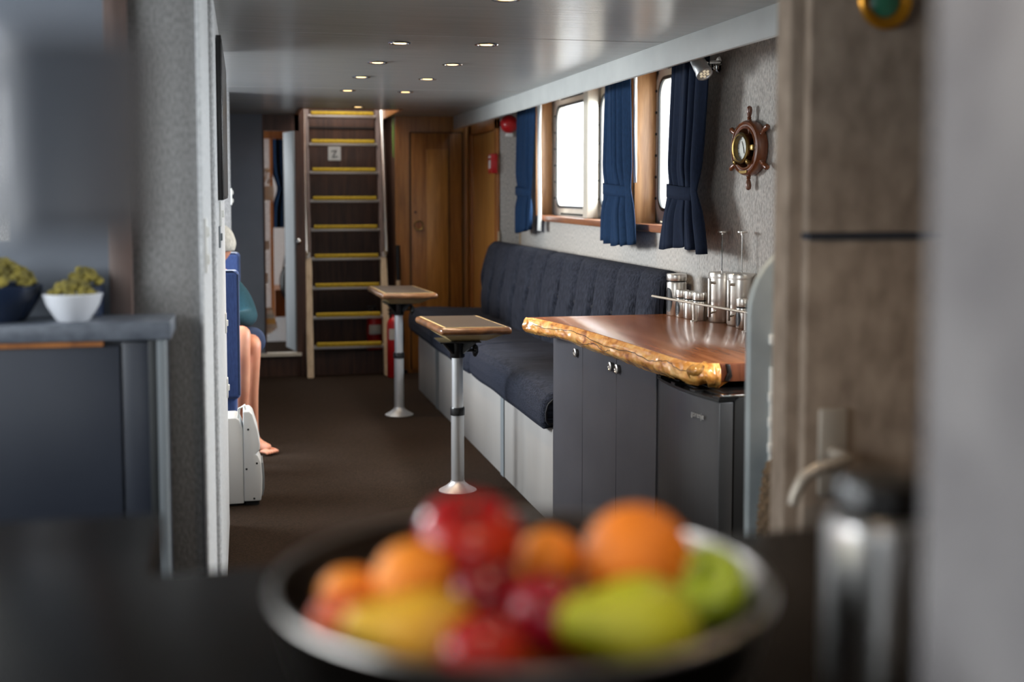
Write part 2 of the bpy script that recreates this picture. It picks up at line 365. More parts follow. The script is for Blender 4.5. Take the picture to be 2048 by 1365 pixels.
# far bulkhead
fb = sempty('wall_far', (.5, 9.6, 0))
MB().box(-1.6, .150, 9.60, 9.63, .19, 2.05).build('wall_panel', 'grey_panel', fb, 0)
MB().box(-1.6, 1.2, 9.63, 9.66, 0, .185).box(.43, .47, 9.60, 10.3, 0, 2.1).box(.150, .162, 9.595, 9.64, .19, 1.93).box(.395, .43, 9.60, 9.65, .185, 2.05).box(.148, .43, 9.60, 9.65, 1.925, 2.05).build('door_surround', 'walnut', fb, 0)
MB().box(.10, .43, 9.58, 9.66, .165, .19).build('door_sill', 'frame', fb, 0)
MB().box(.40, 1.25, 10.30, 10.34, 0, 2.6).build('stair_back_panel', 'walnut', fb, 0)
MB().box(.46, 1.2, 10.285, 10.302, 1.985, 1.995).build('panel_joint', 'black_matt', fb, 0)
MB().box(1.18, 1.2, 9.63, 10.3, 0, 2.6).build('stair_side_panel', 'walnut', fb, 0)
lv = MB()
for i in range(8): lv.box(.62, 1.04, 10.27, 10.30, .435+i*.021, .449+i*.021, mtx=None)
lo = lv.build('vent_louvre', 'walnut', fb, 0)
MB().box(1.18, 1.80, 9.60, 9.64, 0, 2.05).build('wall_panel', 'teak', fb, 0)
# teak door in the far bulkhead
fd = sempty('door_1', (1.5, 9.6, 0))
MB().box(1.30, 1.715, 9.585, 9.602, .03, 1.92, .003).build('door_leaf', 'teak', fd)
MB().box(1.425, 1.60, 9.580, 9.588, .30, 1.79, .003).build('door_panel', 'teak_panel', fd)
MB().box(1.292, 1.300, 9.583, 9.602, .03, 1.925).box(1.715, 1.721, 9.583, 9.602, .03, 1.925).box(1.292, 1.721, 9.583, 9.602, 1.92, 1.926).box(1.604, 1.608, 9.577, 9.59, .03, 1.9).build('door_gap', 'black_matt', fd, 0)
MB().box(1.735, 1.765, 9.575, 9.60, 0, 2.0, .003).build('door_moulding', 'teak', fd)
MB().tube([(1.36+.036*cos(a*pi/10), 9.578, 1.185+.036*sin(a*pi/10)) for a in range(20)], .006, 8, True).build('ring_pull', 'brass', fd)
MB().lathe([(.03, 0), (.03, .006), (0, .008)], 20, T(1.36, 9.584, 1.185) @ RX(90)).build('pull_cup', 'teak_frame', fd)
MB().lathe([(.009, 0), (.009, .006), (0, .007)], 12, T(1.335, 9.584, 1.29) @ RX(90)).build('keyhole', 'black_matt', fd)
fd['label'] = 'honey teak panelled door with a round ring pull beside the ladder'; fd['category'] = 'door'

# cabin seen through the narrow opening
cb = sempty('wall_cabin', (.1, 11, 0))
MB().box(-1.2, .45, 11.9, 11.94, 0, 2.05).build('wall_panel', 'felt_light', cb, 0)
MB().box(.43, .47, 10.34, 11.9, 0, 2.05).build('wall_panel', 'teak', cb, 0)
MB().box(.235, .262, 11.2, 11.3, .19, 1.98).build('cabin_post', 'teak_frame', cb, 0)
MB().box(.12, .24, 11.28, 11.3, .19, 1.98).build('wall_panel', 'felt_light', cb, 0)
MB().box(.27, .46, 11.3, 11.9, .3, .55).build('bunk_front', 'teak_frame', cb, 0)
MB().box(.16, .42, 11.15, 11.3, 1.93, 2.0).build('cabin_lintel', 'teak_frame', cb, 0)

# saloon left wall, alcove and its window
struct(MB().box(-.155, -.08, 3.74, 5.35, 0, 2.05, .010, 3).build('wall_left', 'felt_light'))
struct(MB().box(-1.45, -.15, 5.30, 5.35, 0, 2.05).build('wall_alcove_near', 'felt', smooth=0))
struct(MB().box(-1.40, -.075, 7.50, 7.55, 0, 2.05).build('wall_alcove_far', 'felt', smooth=0))
struct(MB().box(-.13, -.095, 7.55, 9.6, 0, 2.05).build('wall_passage', 'grey_panel', smooth=0))
struct(MB().box(-1.45, -1.40, 5.35, 7.5, 0, 1.15).box(-1.45, -1.40, 5.35, 7.5, 1.95, 2.05).box(-1.45, -1.40, 5.35, 5.5, 1.15, 1.95).box(-1.45, -1.40, 7.35, 7.5, 1.15, 1.95).build('wall_alcove_outer', 'felt', smooth=0))
struct(MB().box(-1.43, -1.42, 5.5, 7.35, 1.15, 1.95).build('window_5', 'glass', smooth=0))
# opening jamb and galley bulkhead on the left
jl = sempty('wall_galley_left', (-.2, 2.9, 0))
MB().box(-.252, -.098, 2.90, 3.30, 0, 2.05, .006).build('wall_panel', 'felt', jl)
MB().box(-.102, -.092, 2.892, 3.62, 0, 2.05, .003).build('door_jamb', 'felt_light', jl)
MB().box(-.16, -.096, 3.62, 3.76, 0, 2.05).build('door_rebate', 'gasket', jl, 0)
MB().box(-.300, -.250, 2.865, 2.90, 0, 2.05, .004).build('wood_post', 'strip', jl)
MB().box(-.252, -.16, 3.30, 5.3, 0, 2.05).build('wall_panel', 'felt', jl, 0)
MB().box(-.515, -.25, 2.90, 2.94, 0, 2.05).box(-1.5, -.515, 2.90, 2.94, 0, 1.345).box(-1.5, -.515, 2.90, 2.94, 1.77, 2.05).build('wall_panel', 'grey_panel', jl, 0)
struct(MB().box(-1.5, -.515, 2.915, 2.925, 1.345, 1.77).build('window_4', 'glass', smooth=0))
# galley outer walls with window openings
struct(MB().box(-1.5, -1.45, -1.5, 2.9, 0, 1.25).box(-1.5, -1.45, -1.5, 2.9, 1.98, 2.05).box(-1.5, -1.45, -1.5, .3, 1.25, 1.98).box(-1.5, -1.45, 2.6, 2.9, 1.25, 1.98).build('wall_galley_outer', 'grey_panel_light', smooth=0))
struct(MB().box(-1.48, -1.47, .3, 2.6, 1.25, 1.98).build('window_6', 'glass', smooth=0))
struct(MB().box(-1.5, 1.6, -1.5, -1.45, 0, 1.3).box(-1.5, 1.6, -1.5, -1.45, 1.95, 2.05).box(-1.5, -.8, -1.5, -1.45, 1.3, 1.95).box(.9, 1.6, -1.5, -1.45, 1.3, 1.95).build('wall_galley_rear', 'grey_panel_light', smooth=0))
struct(MB().box(-.8, .9, -1.48, -1.47, 1.3, 1.95).build('window_7', 'glass', smooth=0))
struct(MB().box(1.55, 1.6, -1.45, 1.9, 0, 2.05).build('wall_galley_right', 'felt_brown', smooth=0))
# felt partition close to the camera on the right
struct(MB().box(.377, .46, -1.45, .62, 0, 2.05, .008, 2).build('wall_partition', 'felt_near'))
# galley bulkhead on the right and the felt covered door standing against it
struct(MB().box(.908, 2.4, 1.92, 1.98, 0, 2.05, .008, 2).build('wall_galley_bulkhead', 'felt_brown'))
gd = sempty('door_3', (1.25, 1.9, 0))
MB().box(.934, 1.53, 1.895, 1.92, .05, 1.377, .0015).box(.934, 1.53, 1.895, 1.92, 1.389, 2.02, .0015).build('door_leaf', 'felt_brown', gd)
MB().box(.934, 1.53, 1.888, 1.92, 1.378, 1.388).build('door_rail', 'laminate_blue', gd, 0)
MB().box(.958, 1.010, 1.885, 1.897, .935, 1.088, .005).build('handle_plate', 'handle', gd)
MB().tube([(.984, 1.89, 1.01), (.984, 1.84, 1.01), (.97, 1.832, 1.008), (.93, 1.828, 1.0), (.90, 1.828, .985), (.885, 1.828, .955), (.882, 1.828, .94)], [.012, .011, .011, .011, .011, .010, .009], 12).build('lever_handle', 'handle', gd)
gd['label'] = 'brown grey felt-covered galley door with a nickel lever handle'; gd['category'] = 'door'

# ================================================================ WINDOWS
def rrect(y0, y1, z0, z1, r, n=7):
    p = []
    for cy, cz, a0 in ((y1-r, z1-r, 0), (y0+r, z1-r, 90), (y0+r, z0+r, 180), (y1-r, z0+r, 270)):
        for i in range(n): a = radians(a0+90*i/(n-1)); p.append((cy+r*cos(a), cz+r*sin(a)))
    return p
def ring(outer, inner, x0, x1):
    b = bmesh.new(); n = len(outer)
    vo = [[b.verts.new((x, p[0], p[1])) for p in outer] for x in (x0, x1)]
    vi = [[b.verts.new((x, p[0], p[1])) for p in inner] for x in (x0, x1)]
    for i in range(n):
        j = (i+1) % n
        b.faces.new((vo[0][i], vo[0][j], vi[0][j], vi[0][i])); b.faces.new((vo[1][i], vi[1][i], vi[1][j], vo[1][j]))
        b.faces.new((vo[0][i], vo[1][i], vo[1][j], vo[0][j])); b.faces.new((vi[0][i], vi[0][j], vi[1][j], vi[1][i]))
    bmesh.ops.recalc_face_normals(b, faces=b.faces[:]); return b
def window(n, y0, y1, z0, z1, label):
    wn = sempty('window_%d' % n, (XG, (y0+y1)/2, z0))
    m = MB(); m.add(ring(rrect(y0-.055, y1+.055, z0-.055, z1+.055, .12), rrect(y0, y1, z0, z1, .085), XG-.012, XG+.03)); m.build('window_frame', 'frame', wn)
    m = MB(); m.add(ring(rrect(y0-.004, y1+.004, z0-.004, z1+.004, .088), rrect(y0+.012, y1-.012, z0+.012, z1-.012, .078), XG-.018, XG-.008)); m.build('window_gasket', 'gasket', wn)
    m = MB(); m.prism(rrect(y0+.002, y1-.002, z0+.002, z1-.002, .084), 'x', XG+.006, XG+.010); m.build('window_pane', 'glass', wn, 0)
    for yy in (y0-.035, y1+.035):
        for k in range(6):
            MB().lathe([(.007, 0), (.007, .006), (0, .009)], 8, T(XG-.012, yy, z0+.06+k*(z1-z0-.12)/5) @ RY(-90)).build('frame_bolt', 'gasket', wn)
    v = MB()
    for k in range(int((y1-y0-.2)/.022)): v.box(XG-.016, XG-.011, y0+.1+k*.022, y0+.111+k*.022, z0-.048, z0-.036).box(XG-.016, XG-.011, y0+.1+k*.022, y0+.111+k*.022, z1+.036, z1+.048)
    v.build('vent_slots', 'gasket', wn, 0)
    wn['label'] = label; wn['category'] = 'window'
window(1, 6.98, 7.83, 1.352, 2.015, 'farthest rounded ship window in the right wall, beside the short lined curtain')
window(2, 6.05, 6.81, 1.352, 2.015, 'middle rounded ship window half behind the centre curtain')
window(3, 5.20, 5.795, 1.362, 2.02, 'nearest rounded ship window beside the darkest curtain')
# hull plating round the glass so that light enters only through the panes
hp = MB()
for a in ((6.82, 6.97), (5.80, 6.045), (7.84, 8.0), (5.0, 5.19)): hp.box(XG+.0, XG+.03, a[0], a[1], Z0-.02, Z1+.08)
hp.box(XG, XG+.03, 5.0, 8.0, Z0-.02, 1.302).box(XG, XG+.03, 5.0, 8.0, 2.065, 2.15)
struct(hp.build('trim_2', 'frame', smooth=0))
# timber linings of the two recesses
ln = sempty('trim_3', (1.95, 7.1, Z0))
MB().box(1.925, XG-.012, R1[1]-.025, R1[1]+.02, Z0, Z1, .004).build('far_jamb_board', 'jamb', ln)
MB().box(1.925, XG-.012, R1[0]-.03, R1[0]+.02, Z0, Z1, .004).build('near_jamb_board', 'teak_frame', ln)
MB().box(1.915, 1.945, R2[1]+.005, R1[0]-.01, Z0-.02, Z1, .004).build('mullion_board', 'teak_frame', ln)
MB().box(1.925, XG-.012, R2[1]-.015, R2[1]+.02, Z0, Z1, .004).build('far_jamb_board', 'jamb', ln)
MB().box(1.925, XG-.012, R1[0], R1[1], 2.062, 2.08).box(1.925, XG-.012, R2[0], R2[1], 2.062, 2.08).build('head_lining', 'jamb', ln, 0)
struct(MB().box(1.905, XG+.0, R1[0]-.06, 8.03, 1.262, 1.298, .006).build('trim_4', 'sill'))
struct(MB().box(1.905, XG+.0, 5.05, R1[0]-.062, 1.262, 1.298, .006).build('trim_5', 'sill'))
struct(MB().box(1.955, 2.02, 6.80, 6.90, Z0+.024, 2.13, .006).build('trim_6', 'frame'))
# thin light strips on the felt at the far end
struct(MB().box(1.778, 1.79, 8.488, 8.50, .6, 1.17).build('trim_7', 'ladder_wood', smooth=0))
struct(MB().box(1.93, 1.94, 8.46, 8.475, .6, 1.22).build('trim_8', 'ladder_wood', smooth=0))
# shore side: pale haze outside is the sky itself

# ================================================================ CURTAINS
def curtain(name, label, px0, px1, tie, bot, x0, zt, ztie, zb, m, npl, seed, lining=None, amp=.022):
    """y-extents at top / tie / bottom; the cloth is gathered by a band and flares below"""
    t = thing(name, label, 'curtain', (x0, (px0+px1)/2, zb), 'navy curtains at the right hand windows')
    rnd = random.Random(seed); ph = [rnd.uniform(-.5, .5) for _ in range(npl+2)]
    def yr(z):
        if z > ztie:
            k = ((z-ztie)/(zt-ztie))**.8; return [tie[i]+((px0, px1)[i]-tie[i])*k for i in (0, 1)]
        k = ((ztie-z)/(ztie-zb))**.75; return [tie[i]+(bot[i]-tie[i])*k for i in (0, 1)]
    def f(u, v, off=0.0):
        z = zb+(zt-zb)*v; a, b = yr(z)
        sq = exp(-((z-ztie)/.07)**2)
        wv = sin(2*pi*npl*u+ph[0]+.5*sin(3*u+z*2))+.35*sin(2*pi*npl*2.3*u+ph[1]+z*3)
        A = amp*(1-.55*sq)*(.7+.5*(1-v))
        y = a+(b-a)*(u+.25/npl*sin(2*pi*npl*u+1.2+ph[2]))
        zz = z+(.012*sin(5*u+seed) + .006*sin(2*pi*npl*u) if v < .01 else 0)
        bulge = .02*(1-sq)*sin(pi*u)
        return Vector((x0+A*wv-bulge-.01*sq+off, y, zz))
    mb = MB(); mb.grid(90, 34, f); o = mb.build('drape', m, t, 70, solid=.004)
    def band(u, v):
        a, b = tie; z = ztie-.028+.056*v+.018*(u-.5)*(-1)
        ang = pi*(u*1.3-.15)
        return Vector((x0-.035-.012*sin(max(0, min(pi, pi*u)))+.0*ang+.02*(2*u-1)**4, a-.012+(b-a+.024)*u, z))
    mb = MB(); mb.grid(24, 4, band); mb.build('tieback', m, t, 70, solid=.006)
    if lining:
        la, lb, lz = lining
        mb = MB(); mb.grid(12, 20, lambda u, v: Vector((x0+.03+.006*sin(9*u+4*v), la+(lb-la)*u, lz+(zt-lz)*v))); mb.build('lining', 'lining', t, 70, solid=.003)
    return t
XC = 1.845
curtain('curtain', 'farthest navy curtain with its cream lining showing, beside the red alarm bell', 8.12, 7.68, (8.14, 7.70), (8.16, 7.75), XC, 2.03, 1.455, 1.19, 'curtain', 4, 3, (7.70, 7.61, 1.2))
curtain('curtain', 'middle navy curtain tied back in front of the timber post between the windows', 6.05, 5.69, (6.08, 5.64), (6.13, 5.56), XC, 2.03, 1.465, 1.20, 'curtain', 5, 8, (5.69, 5.675, 1.5))
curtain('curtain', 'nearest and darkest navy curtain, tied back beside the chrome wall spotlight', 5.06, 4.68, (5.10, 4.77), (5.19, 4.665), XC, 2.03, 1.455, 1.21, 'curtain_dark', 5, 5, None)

# ================================================================ CEILING LIGHTS
spots = [(.795, 3.675, 'downlight cut by the top edge, nearest of the ceiling spots'), (.618, 4.855, 'left downlight of the nearest full pair'), (.964, 4.829, 'right downlight of the nearest full pair'),
         (.61, 5.605, 'left downlight of the second pair'), (.96, 5.617, 'right downlight of the second pair'), (.603, 6.328, 'left downlight of the third pair'),
         (.954, 6.364, 'right downlight of the third pair'), (.605, 7.185, 'left downlight of the farthest pair'), (.95, 7.218, 'right downlight of the farthest pair'), (.793, 8.564, 'single downlight at the hatch above the ladder')]
base_l = None
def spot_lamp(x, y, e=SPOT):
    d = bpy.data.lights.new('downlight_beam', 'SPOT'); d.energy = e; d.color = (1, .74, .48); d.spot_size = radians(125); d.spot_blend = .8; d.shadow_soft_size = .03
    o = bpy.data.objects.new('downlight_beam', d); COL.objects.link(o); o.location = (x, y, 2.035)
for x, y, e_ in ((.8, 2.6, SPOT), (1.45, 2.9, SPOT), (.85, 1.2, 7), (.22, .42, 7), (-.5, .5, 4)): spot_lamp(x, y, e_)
for i, (x, y, lb) in enumerate(spots):
    lb = 'small round warm ' + lb
    if base_l is None:
        t = base_l = thing('downlight', lb, 'ceiling light', (x, y, 2.05), 'recessed ceiling downlights')
        MB().lathe([(.036, 0), (.046, 0), (.048, -.003), (.044, -.006), (.037, -.005), (.034, -.001), (.036, 0)], 28, T(x, y, 2.05), cap=False).build('trim_ring', 'chrome', t)
        MB().lathe([(.035, -.002), (.02, -.0015), (0, -.0015)], 24, T(x, y, 2.05), cap=False).build('reflector', 'led', t)
        MB().lathe([(.026, -.002), (.024, -.005), (0, -.006)], 16, T(x, y, 2.05), cap=False).build('bulb', 'lamp', t)
    else: t = dup(base_l, (x, y, 2.05), lb)
    spot_lamp(x, y)
# chrome spotlight on the wall
sp = thing('wall_spotlight', 'chrome swivel spotlight on the felt wall under the pelmet', 'wall light', (1.96, 4.82, 1.985))
sx, sy, sz = WX(4.82), 4.82, 1.99
MB().lathe([(0, 0), (.034, 0), (.034, .006), (.028, .012), (.01, .014), (0, .014)], 26, T(sx, sy, sz) @ RY(-90)).build('wall_plate', 'chrome', sp)
MB().tube([(sx-.01, sy, sz), (sx-.035, sy-.05, sz-.004), (sx-.06, sy-.14, sz-.006), (sx-.142, sy-.147, sz-.012)], .007, 10).sphere((sx-.028, sy-.002, sz-.02), .009).tube([(sx-.028, sy, sz), (sx-.028, sy, sz-.02)], .009, 10).build('arm', 'chrome', sp)
hm = T(sx-.145, sy-.15, sz-.026) @ RZ(12) @ RX(-42)
MB().lathe([(0, .055), (.02, .055), (.029, .04), (.031, 0), (.031, -.032), (.034, -.034), (.034, -.048), (.028, -.048), (.026, -.044), (0, -.044)], 28, hm).build('lamp_head', 'alu', sp)
lm = MB()
for a in range(6): lm.lathe([(.0065, -.045), (.0055, -.0475), (0, -.048)], 10, hm @ T(.016*cos(a*pi/3), .016*sin(a*pi/3), 0))
lm.lathe([(.0065, -.045), (0, -.048)], 10, hm); lm.build('lens_cluster', 'led', sp)

# ================================================================ SOFA (tufted bench)
sofa = thing('bench_sofa', 'long navy tufted bench sofa on a pale panelled base along the right wall', 'sofa', (1.5, 7, 0))
def bx(y): return 1.293-.0145*(y-5.01)
mb = MB(); mb.prism([(bx(5.02), 5.02), (bx(8.76), 8.76), (1.78, 8.76), (1.78, 8.49), (1.93, 8.49), (1.93, 5.02)], 'z', 0.0, .43, .004); mb.build('base_panel', 'base', sofa)
MB().prism([(bx(5.95)-.006, 5.95), (bx(6.02)-.006, 6.02), (bx(6.02)+.01, 6.02), (bx(5.95)+.01, 5.95)], 'z', .002, .43).build('base_joint_strip', 'grey_panel_light', sofa, 0)
MB().prism([(bx(7.9)-.006, 7.9), (bx(8.0)-.006, 8.0), (bx(8.0)+.01, 8.0), (bx(7.9)+.01, 7.9)], 'z', .002, .43).build('base_joint_strip', 'grey_panel_light', sofa, 0)
def seat(y0, y1, zoff=0.0):
    prof = [(1.80, .43), (1.50, .43), (1.30, .43), (1.262, .425), (1.248, .45), (1.246, .50), (1.256, .55), (1.285, .583), (1.34, .598), (1.50, .60), (1.66, .598), (1.80, .59)]
    def f(u, v):
        y = y0+(y1-y0)*v; e = min(v, 1-v)*(y1-y0); rr = max(0, 1-e/.04); k = sqrt(max(0, 1-rr*rr)) if rr > 0 else 1
        n = len(prof); s = (u % 1)*n; i = int(s) % n; q = s-int(s); j = (i+1) % n
        x = prof[i][0]+(prof[j][0]-prof[i][0])*q; z = prof[i][1]+(prof[j][1]-prof[i][1])*q
        cx, cz = 1.5, .51
        z = cz+(z-cz)*(.72+.28*k); x = x if x > cx else cx+(x-cx)*(.93+.07*k)
        x -= .0145*(y-5.01)
        z += .006*noise.noise(Vector((x*6, y*4, 0)))+zoff + (.012*noise.noise(Vector((x*2, y*2.2, 3))) if z > .5 else 0)
        return Vector((x, y, z))
    b = MB(); b.grid(72, 90, f, closed_u=True)
    bmesh.ops.holes_fill(b.bm, edges=[e for e in b.bm.edges if e.is_boundary], sides=0); bmesh.ops.recalc_face_normals(b.bm, faces=b.bm.faces[:])
    o = b.build('seat_cushion', 'sofa_seat', sofa, 60)
    pp = [f(i/30*.9+.03, .0) for i in range(31)]; MB().tube(pp, .005, 6).build('cushion_piping', 'piping', o)
seat(5.025, 6.66); seat(6.675, 8.98, -.004)
tufts = [5.29, 5.60, 5.91, 6.21, 6.52, 7.14, 7.46, 7.78, 8.08, 8.36]
def back(y0, y1, tf):
    def f(u, v):
        y = y0+(y1-y0)*u
        e = min(u, 1-u)*(y1-y0); rr = max(0, 1-e/.07); k = sqrt(max(0, 1-rr*rr)) if rr > 0 else 1
        s = v
        if s < .8: q = s/.8; z = .57+q*.47; x = 1.745+.035*q
        else: a = (s-.8)/.2*pi; z = 1.04+.06*sin(min(a, pi*.62)/.62*.5 if a < pi*.62 else .5*pi) if False else 1.04+.065*sin(a*.75); x = 1.85-.07*cos(a*.75)
        bul = .034*sin(pi*min(1, max(0, (z-.57)/.5)))
        dent = 0
        for ty in tf:
            off = (ty+.05*(z-.87)/.2) if z > .87 else ty+.16*(.87-z)/.3
            d = abs(y-off); wv = .020+.022*min(1, abs(z-.87)/.25)
            st = 1.0*exp(-((z-.87)/.07)**2)+.5*(1 if z > .87 else .85)
            dent += st*exp(-(d/wv)**1.4)
        x = x-bul*k+.046*min(1.25, dent)*(1 if s < .8 else max(0, 1-(s-.8)*6))+(1-k)*.03
        z = z-(1-k)*.03*(1 if z > .8 else 0)
        return Vector((x-.03*(y-5.06), y, z))
    b = MB(); b.grid(int((y1-y0)*120), 60, f)
    bmesh.ops.holes_fill(b.bm, edges=[e for e in b.bm.edges if e.is_boundary], sides=0); bmesh.ops.recalc_face_normals(b.bm, faces=b.bm.faces[:])
    o = b.build('back_cushion', 'sofa', sofa, 60)
    for ty in tf: MB().sphere((1.752-.03*(ty-5.06), ty, .87), .010, 10, 8, (.5, 1, 1)).build('tuft_button', 'piping', o)
back(5.06, 6.88, [t_ for t_ in tufts if t_ < 6.9]); back(6.89, 8.47, [t_ for t_ in tufts if t_ > 6.9])

# ================================================================ PEDESTAL TABLES
def table(x, y, label, corners):
    t = thing('pedestal_table', label, 'table', (x, y, 0), 'small pedestal tables in front of the bench')
    MB().lathe([(.092, 0), (.092, .004), (.06, .022), (.036, .042), (.034, .05), (0, .05)], 32, T(x, y, 0)).build('floor_flange', 'alu', t)
    MB().lathe([(.0315, .04), (.0315, .40), (0, .40)], 28, T(x, y, 0)).build('lower_post', 'alu', t)
    MB().lathe([(.0275, .40), (.0275, .70), (0, .70)], 28, T(x, y, 0)).build('upper_post', 'alu', t)
    MB().lathe([(.0275, .372), (.036, .374), (.036, .406), (.033, .412), (.027, .412)], 28, T(x, y, 0)).build('post_collar', 'black', t)
    b = MB()
    b.lathe([(.033, .655), (.036, .66), (.036, .70), (.04, .735), (0, .735)], 24, T(x, y, 0)).box(x-.10, x+.10, y-.10, y+.10, .735, .742, .003)
    for a in range(4):
        b.prism([(.03, .67), (.03, .738), (.115, .738), (.105, .728)], 'y', -.006, .006, mtx=T(x, y, 0) @ RZ(45+90*a))
    b.build('bracket', 'black', t)
    k = MB().tube([(x+.03, y-.012, .69), (x+.075, y-.012, .69)], .008, 10)
    k.lathe([(.012, 0), (.027, .004), (.027, .02), (.02, .026), (0, .026)], 20, T(x+.072, y-.012, .69) @ RY(90))
    for a in range(6): k.sphere((x+.084, y-.012+.025*cos(a*pi/3+.3), .69+.025*sin(a*pi/3+.3)), .0085, 10, 8)
    k.build('clamp_knob', 'black', t)
    cx = sum(c[0] for c in corners)/4; cy = sum(c[1] for c in corners)/4
    def sc(f): return [(cx+(c[0]-cx)*f, cy+(c[1]-cy)*f) for c in corners]
    bb = bmesh.new(); lo = [bb.verts.new((p[0]*.5+cx*.5, p[1]*.5+cy*.5, .742)) for p in sc(1)]; hi = [bb.verts.new((*p, .785)) for p in sc(.86)]
    for i in range(4): bb.faces.new((lo[i], lo[(i+1) % 4], hi[(i+1) % 4], hi[i]))
    bb.faces.new(lo[::-1]); bb.faces.new(hi); bmesh.ops.recalc_face_normals(bb, faces=bb.faces[:])
    m = MB(); m.add(bb); m.build('under_frame', 'table_ply', t, 0)
    MB().prism(sc(1), 'z', .785, .820, .016, 4).build('bullnose_edge', 'table_edge', t)
    inn = []
    L = [Vector((c[0]-cx, c[1]-cy)) for c in corners]
    for v in L: inn.append((cx+v.x*(1-.030/abs(v.x)*1.0), cy+v.y*(1-.030/abs(v.y))))
    inl = [(cx+v.x*(1-.022/abs(v.x)), cy+v.y*(1-.022/abs(v.y))) for v in L]
    MB().prism(inl, 'z', .8185, .8212).build('inlay_border', 'table_ply', t, 0)
    MB().prism(inn, 'z', .8190, .8222).build('tabletop', mat('grey_brown_laminate', srgb(58, 46, 36), .42, c2=srgb(68, 56, 45), scale=8) if 'grey_brown_laminate' not in bpy.data.materials else bpy.data.materials['grey_brown_laminate'], t, 0)
    return t
C1 = [(.887, 5.535), (1.226, 5.515), (1.178, 6.10), (.846, 6.124)]
C2 = [(.830, 7.50), (1.182, 7.47), (1.128, 8.12), (.800, 8.14)]
table(1.00, 5.74, 'near pedestal table with a worn bullnose edge, grey-brown top and aluminium post', C1)
table(.973, 7.80, 'far pedestal table with a grey-brown top in front of the ladder', C2)

# ================================================================ CABINET, SLAB, FRIDGE
# cabinet front runs slightly oblique: frame with local x along the front
ang = math.atan(.1)
O = Vector((1.291, 5.01, 0)); dirv = Vector((.06, -1, 0)).normalized(); nrm = Vector((-1, -.06, 0)).normalized()   # nrm points to the aisle
FM = Matrix(((dirv.x, -nrm.x, 0, O.x), (dirv.y, -nrm.y, 0, O.y), (0, 0, 1, 0), (0, 0, 0, 1)))    # local: x along front, y into the unit, z up
cab = thing('base_cabinet', 'charcoal base cabinet with three narrow doors and round steel knobs under the timber slab', 'cabinet', (O.x, O.y, 0))
MB().box(0.040, 1.138, .02, .52, 0, .855, mtx=FM).build('carcass', 'laminate', cab, 0)
edges = [0.0, .383, .762, 1.14]
knobs = [(.315, ), (.718, ), (.785, )]
for i in range(3):
    d = MB().box(edges[i]+.0015, edges[i+1]-.0015, 0, .019, .06, .852, .0015, 1, mtx=FM).build('door', 'laminate', cab)
    kx = knobs[i][0]
    MB().lathe([(0, 0), (.014, 0), (.014, .004), (.018, .006), (.018, .012), (.012, .014), (.010, .011), (0, .011)], 22, FM @ T(kx, 0, .806) @ RX(90)).build('knob', 'steel', d)
MB().box(0.002, 1.14, .03, .05, 0, .06, mtx=FM).build('plinth', 'black_matt', cab, 0)

sl = thing('timber_worktop', 'thick live-edge reddish timber slab worktop with a golden waney edge on the cabinet and fridge', 'worktop', (1.5, 4.3, .86))
fe = [(1.173, 5.018), (1.206, 4.948), (1.245, 4.78), (1.276, 4.606), (1.301, 4.344), (1.323, 4.107), (1.343, 3.841), (1.352, 3.70), (1.366, 3.60), (1.388, 3.562), (1.418, 3.545), (1.45, 3.540)]
def fedge(t):
    s = t*(len(fe)-1); i = min(int(s), len(fe)-2); q = s-i
    return Vector((fe[i][0]+(fe[i+1][0]-fe[i][0])*q, fe[i][1]+(fe[i+1][1]-fe[i][1])*q, 0))
top_pts = [fedge(i/60) for i in range(61)]
poly = [(p.x+.004, p.y) for p in top_pts]+[(1.46, 3.54), (2.09, 3.50), (1.925, 5.02)]
MB().prism(poly, 'z', .866, .920, .003, 2).build('slab', 'slab', sl)
MB().prism([(1.452, 3.530), (2.08, 3.492), (2.08, 3.53), (1.452, 3.56)], 'z', .862, .918, .003).build('end_grain', 'slab_end', sl)
def edge_fn(u, v):
    p = fedge(u); q = fedge(min(1, u+.01)); r_ = fedge(max(0, u-.01)); tdir = (q-r_).normalized(); out = Vector((tdir.y, -tdir.x, 0))
    if out.x > 0: out = -out
    nz = noise.noise(Vector((u*7, 0, 4)))*.4+noise.noise(Vector((u*20, 2, 1)))*.12
    zb = .858+.014*nz - .012*(1-abs(u-.5)*1.2) + (.0 if u < .9 else -.012)
    z = .920+(zb-.920)*v
    prof = sin(pi*min(1, v*1.05))**.6
    bump = .004*noise.noise(Vector((u*30, v*3, 0)))+.0025*noise.noise(Vector((u*90, v*8, 9)))
    o = (.010*v+.020*prof*(.7+.5*nz)+bump*min(1, v*5))+.012*prof*(1 if u > .8 else 0)-.03*max(0, v-.75)*2*(1+nz)
    p = p+out*o
    return Vector((p.x, p.y, z))
mb = MB(); mb.grid(220, 16, edge_fn)
def back_fn(u, v):
    a = edge_fn(u, 1.0); p = fedge(u); return Vector((a.x+(p.x+.05-a.x)*v, a.y, a.z+(.868-a.z)*v))
mb.grid(220, 3, back_fn); mb.build('live_edge', 'live', sl, 60)
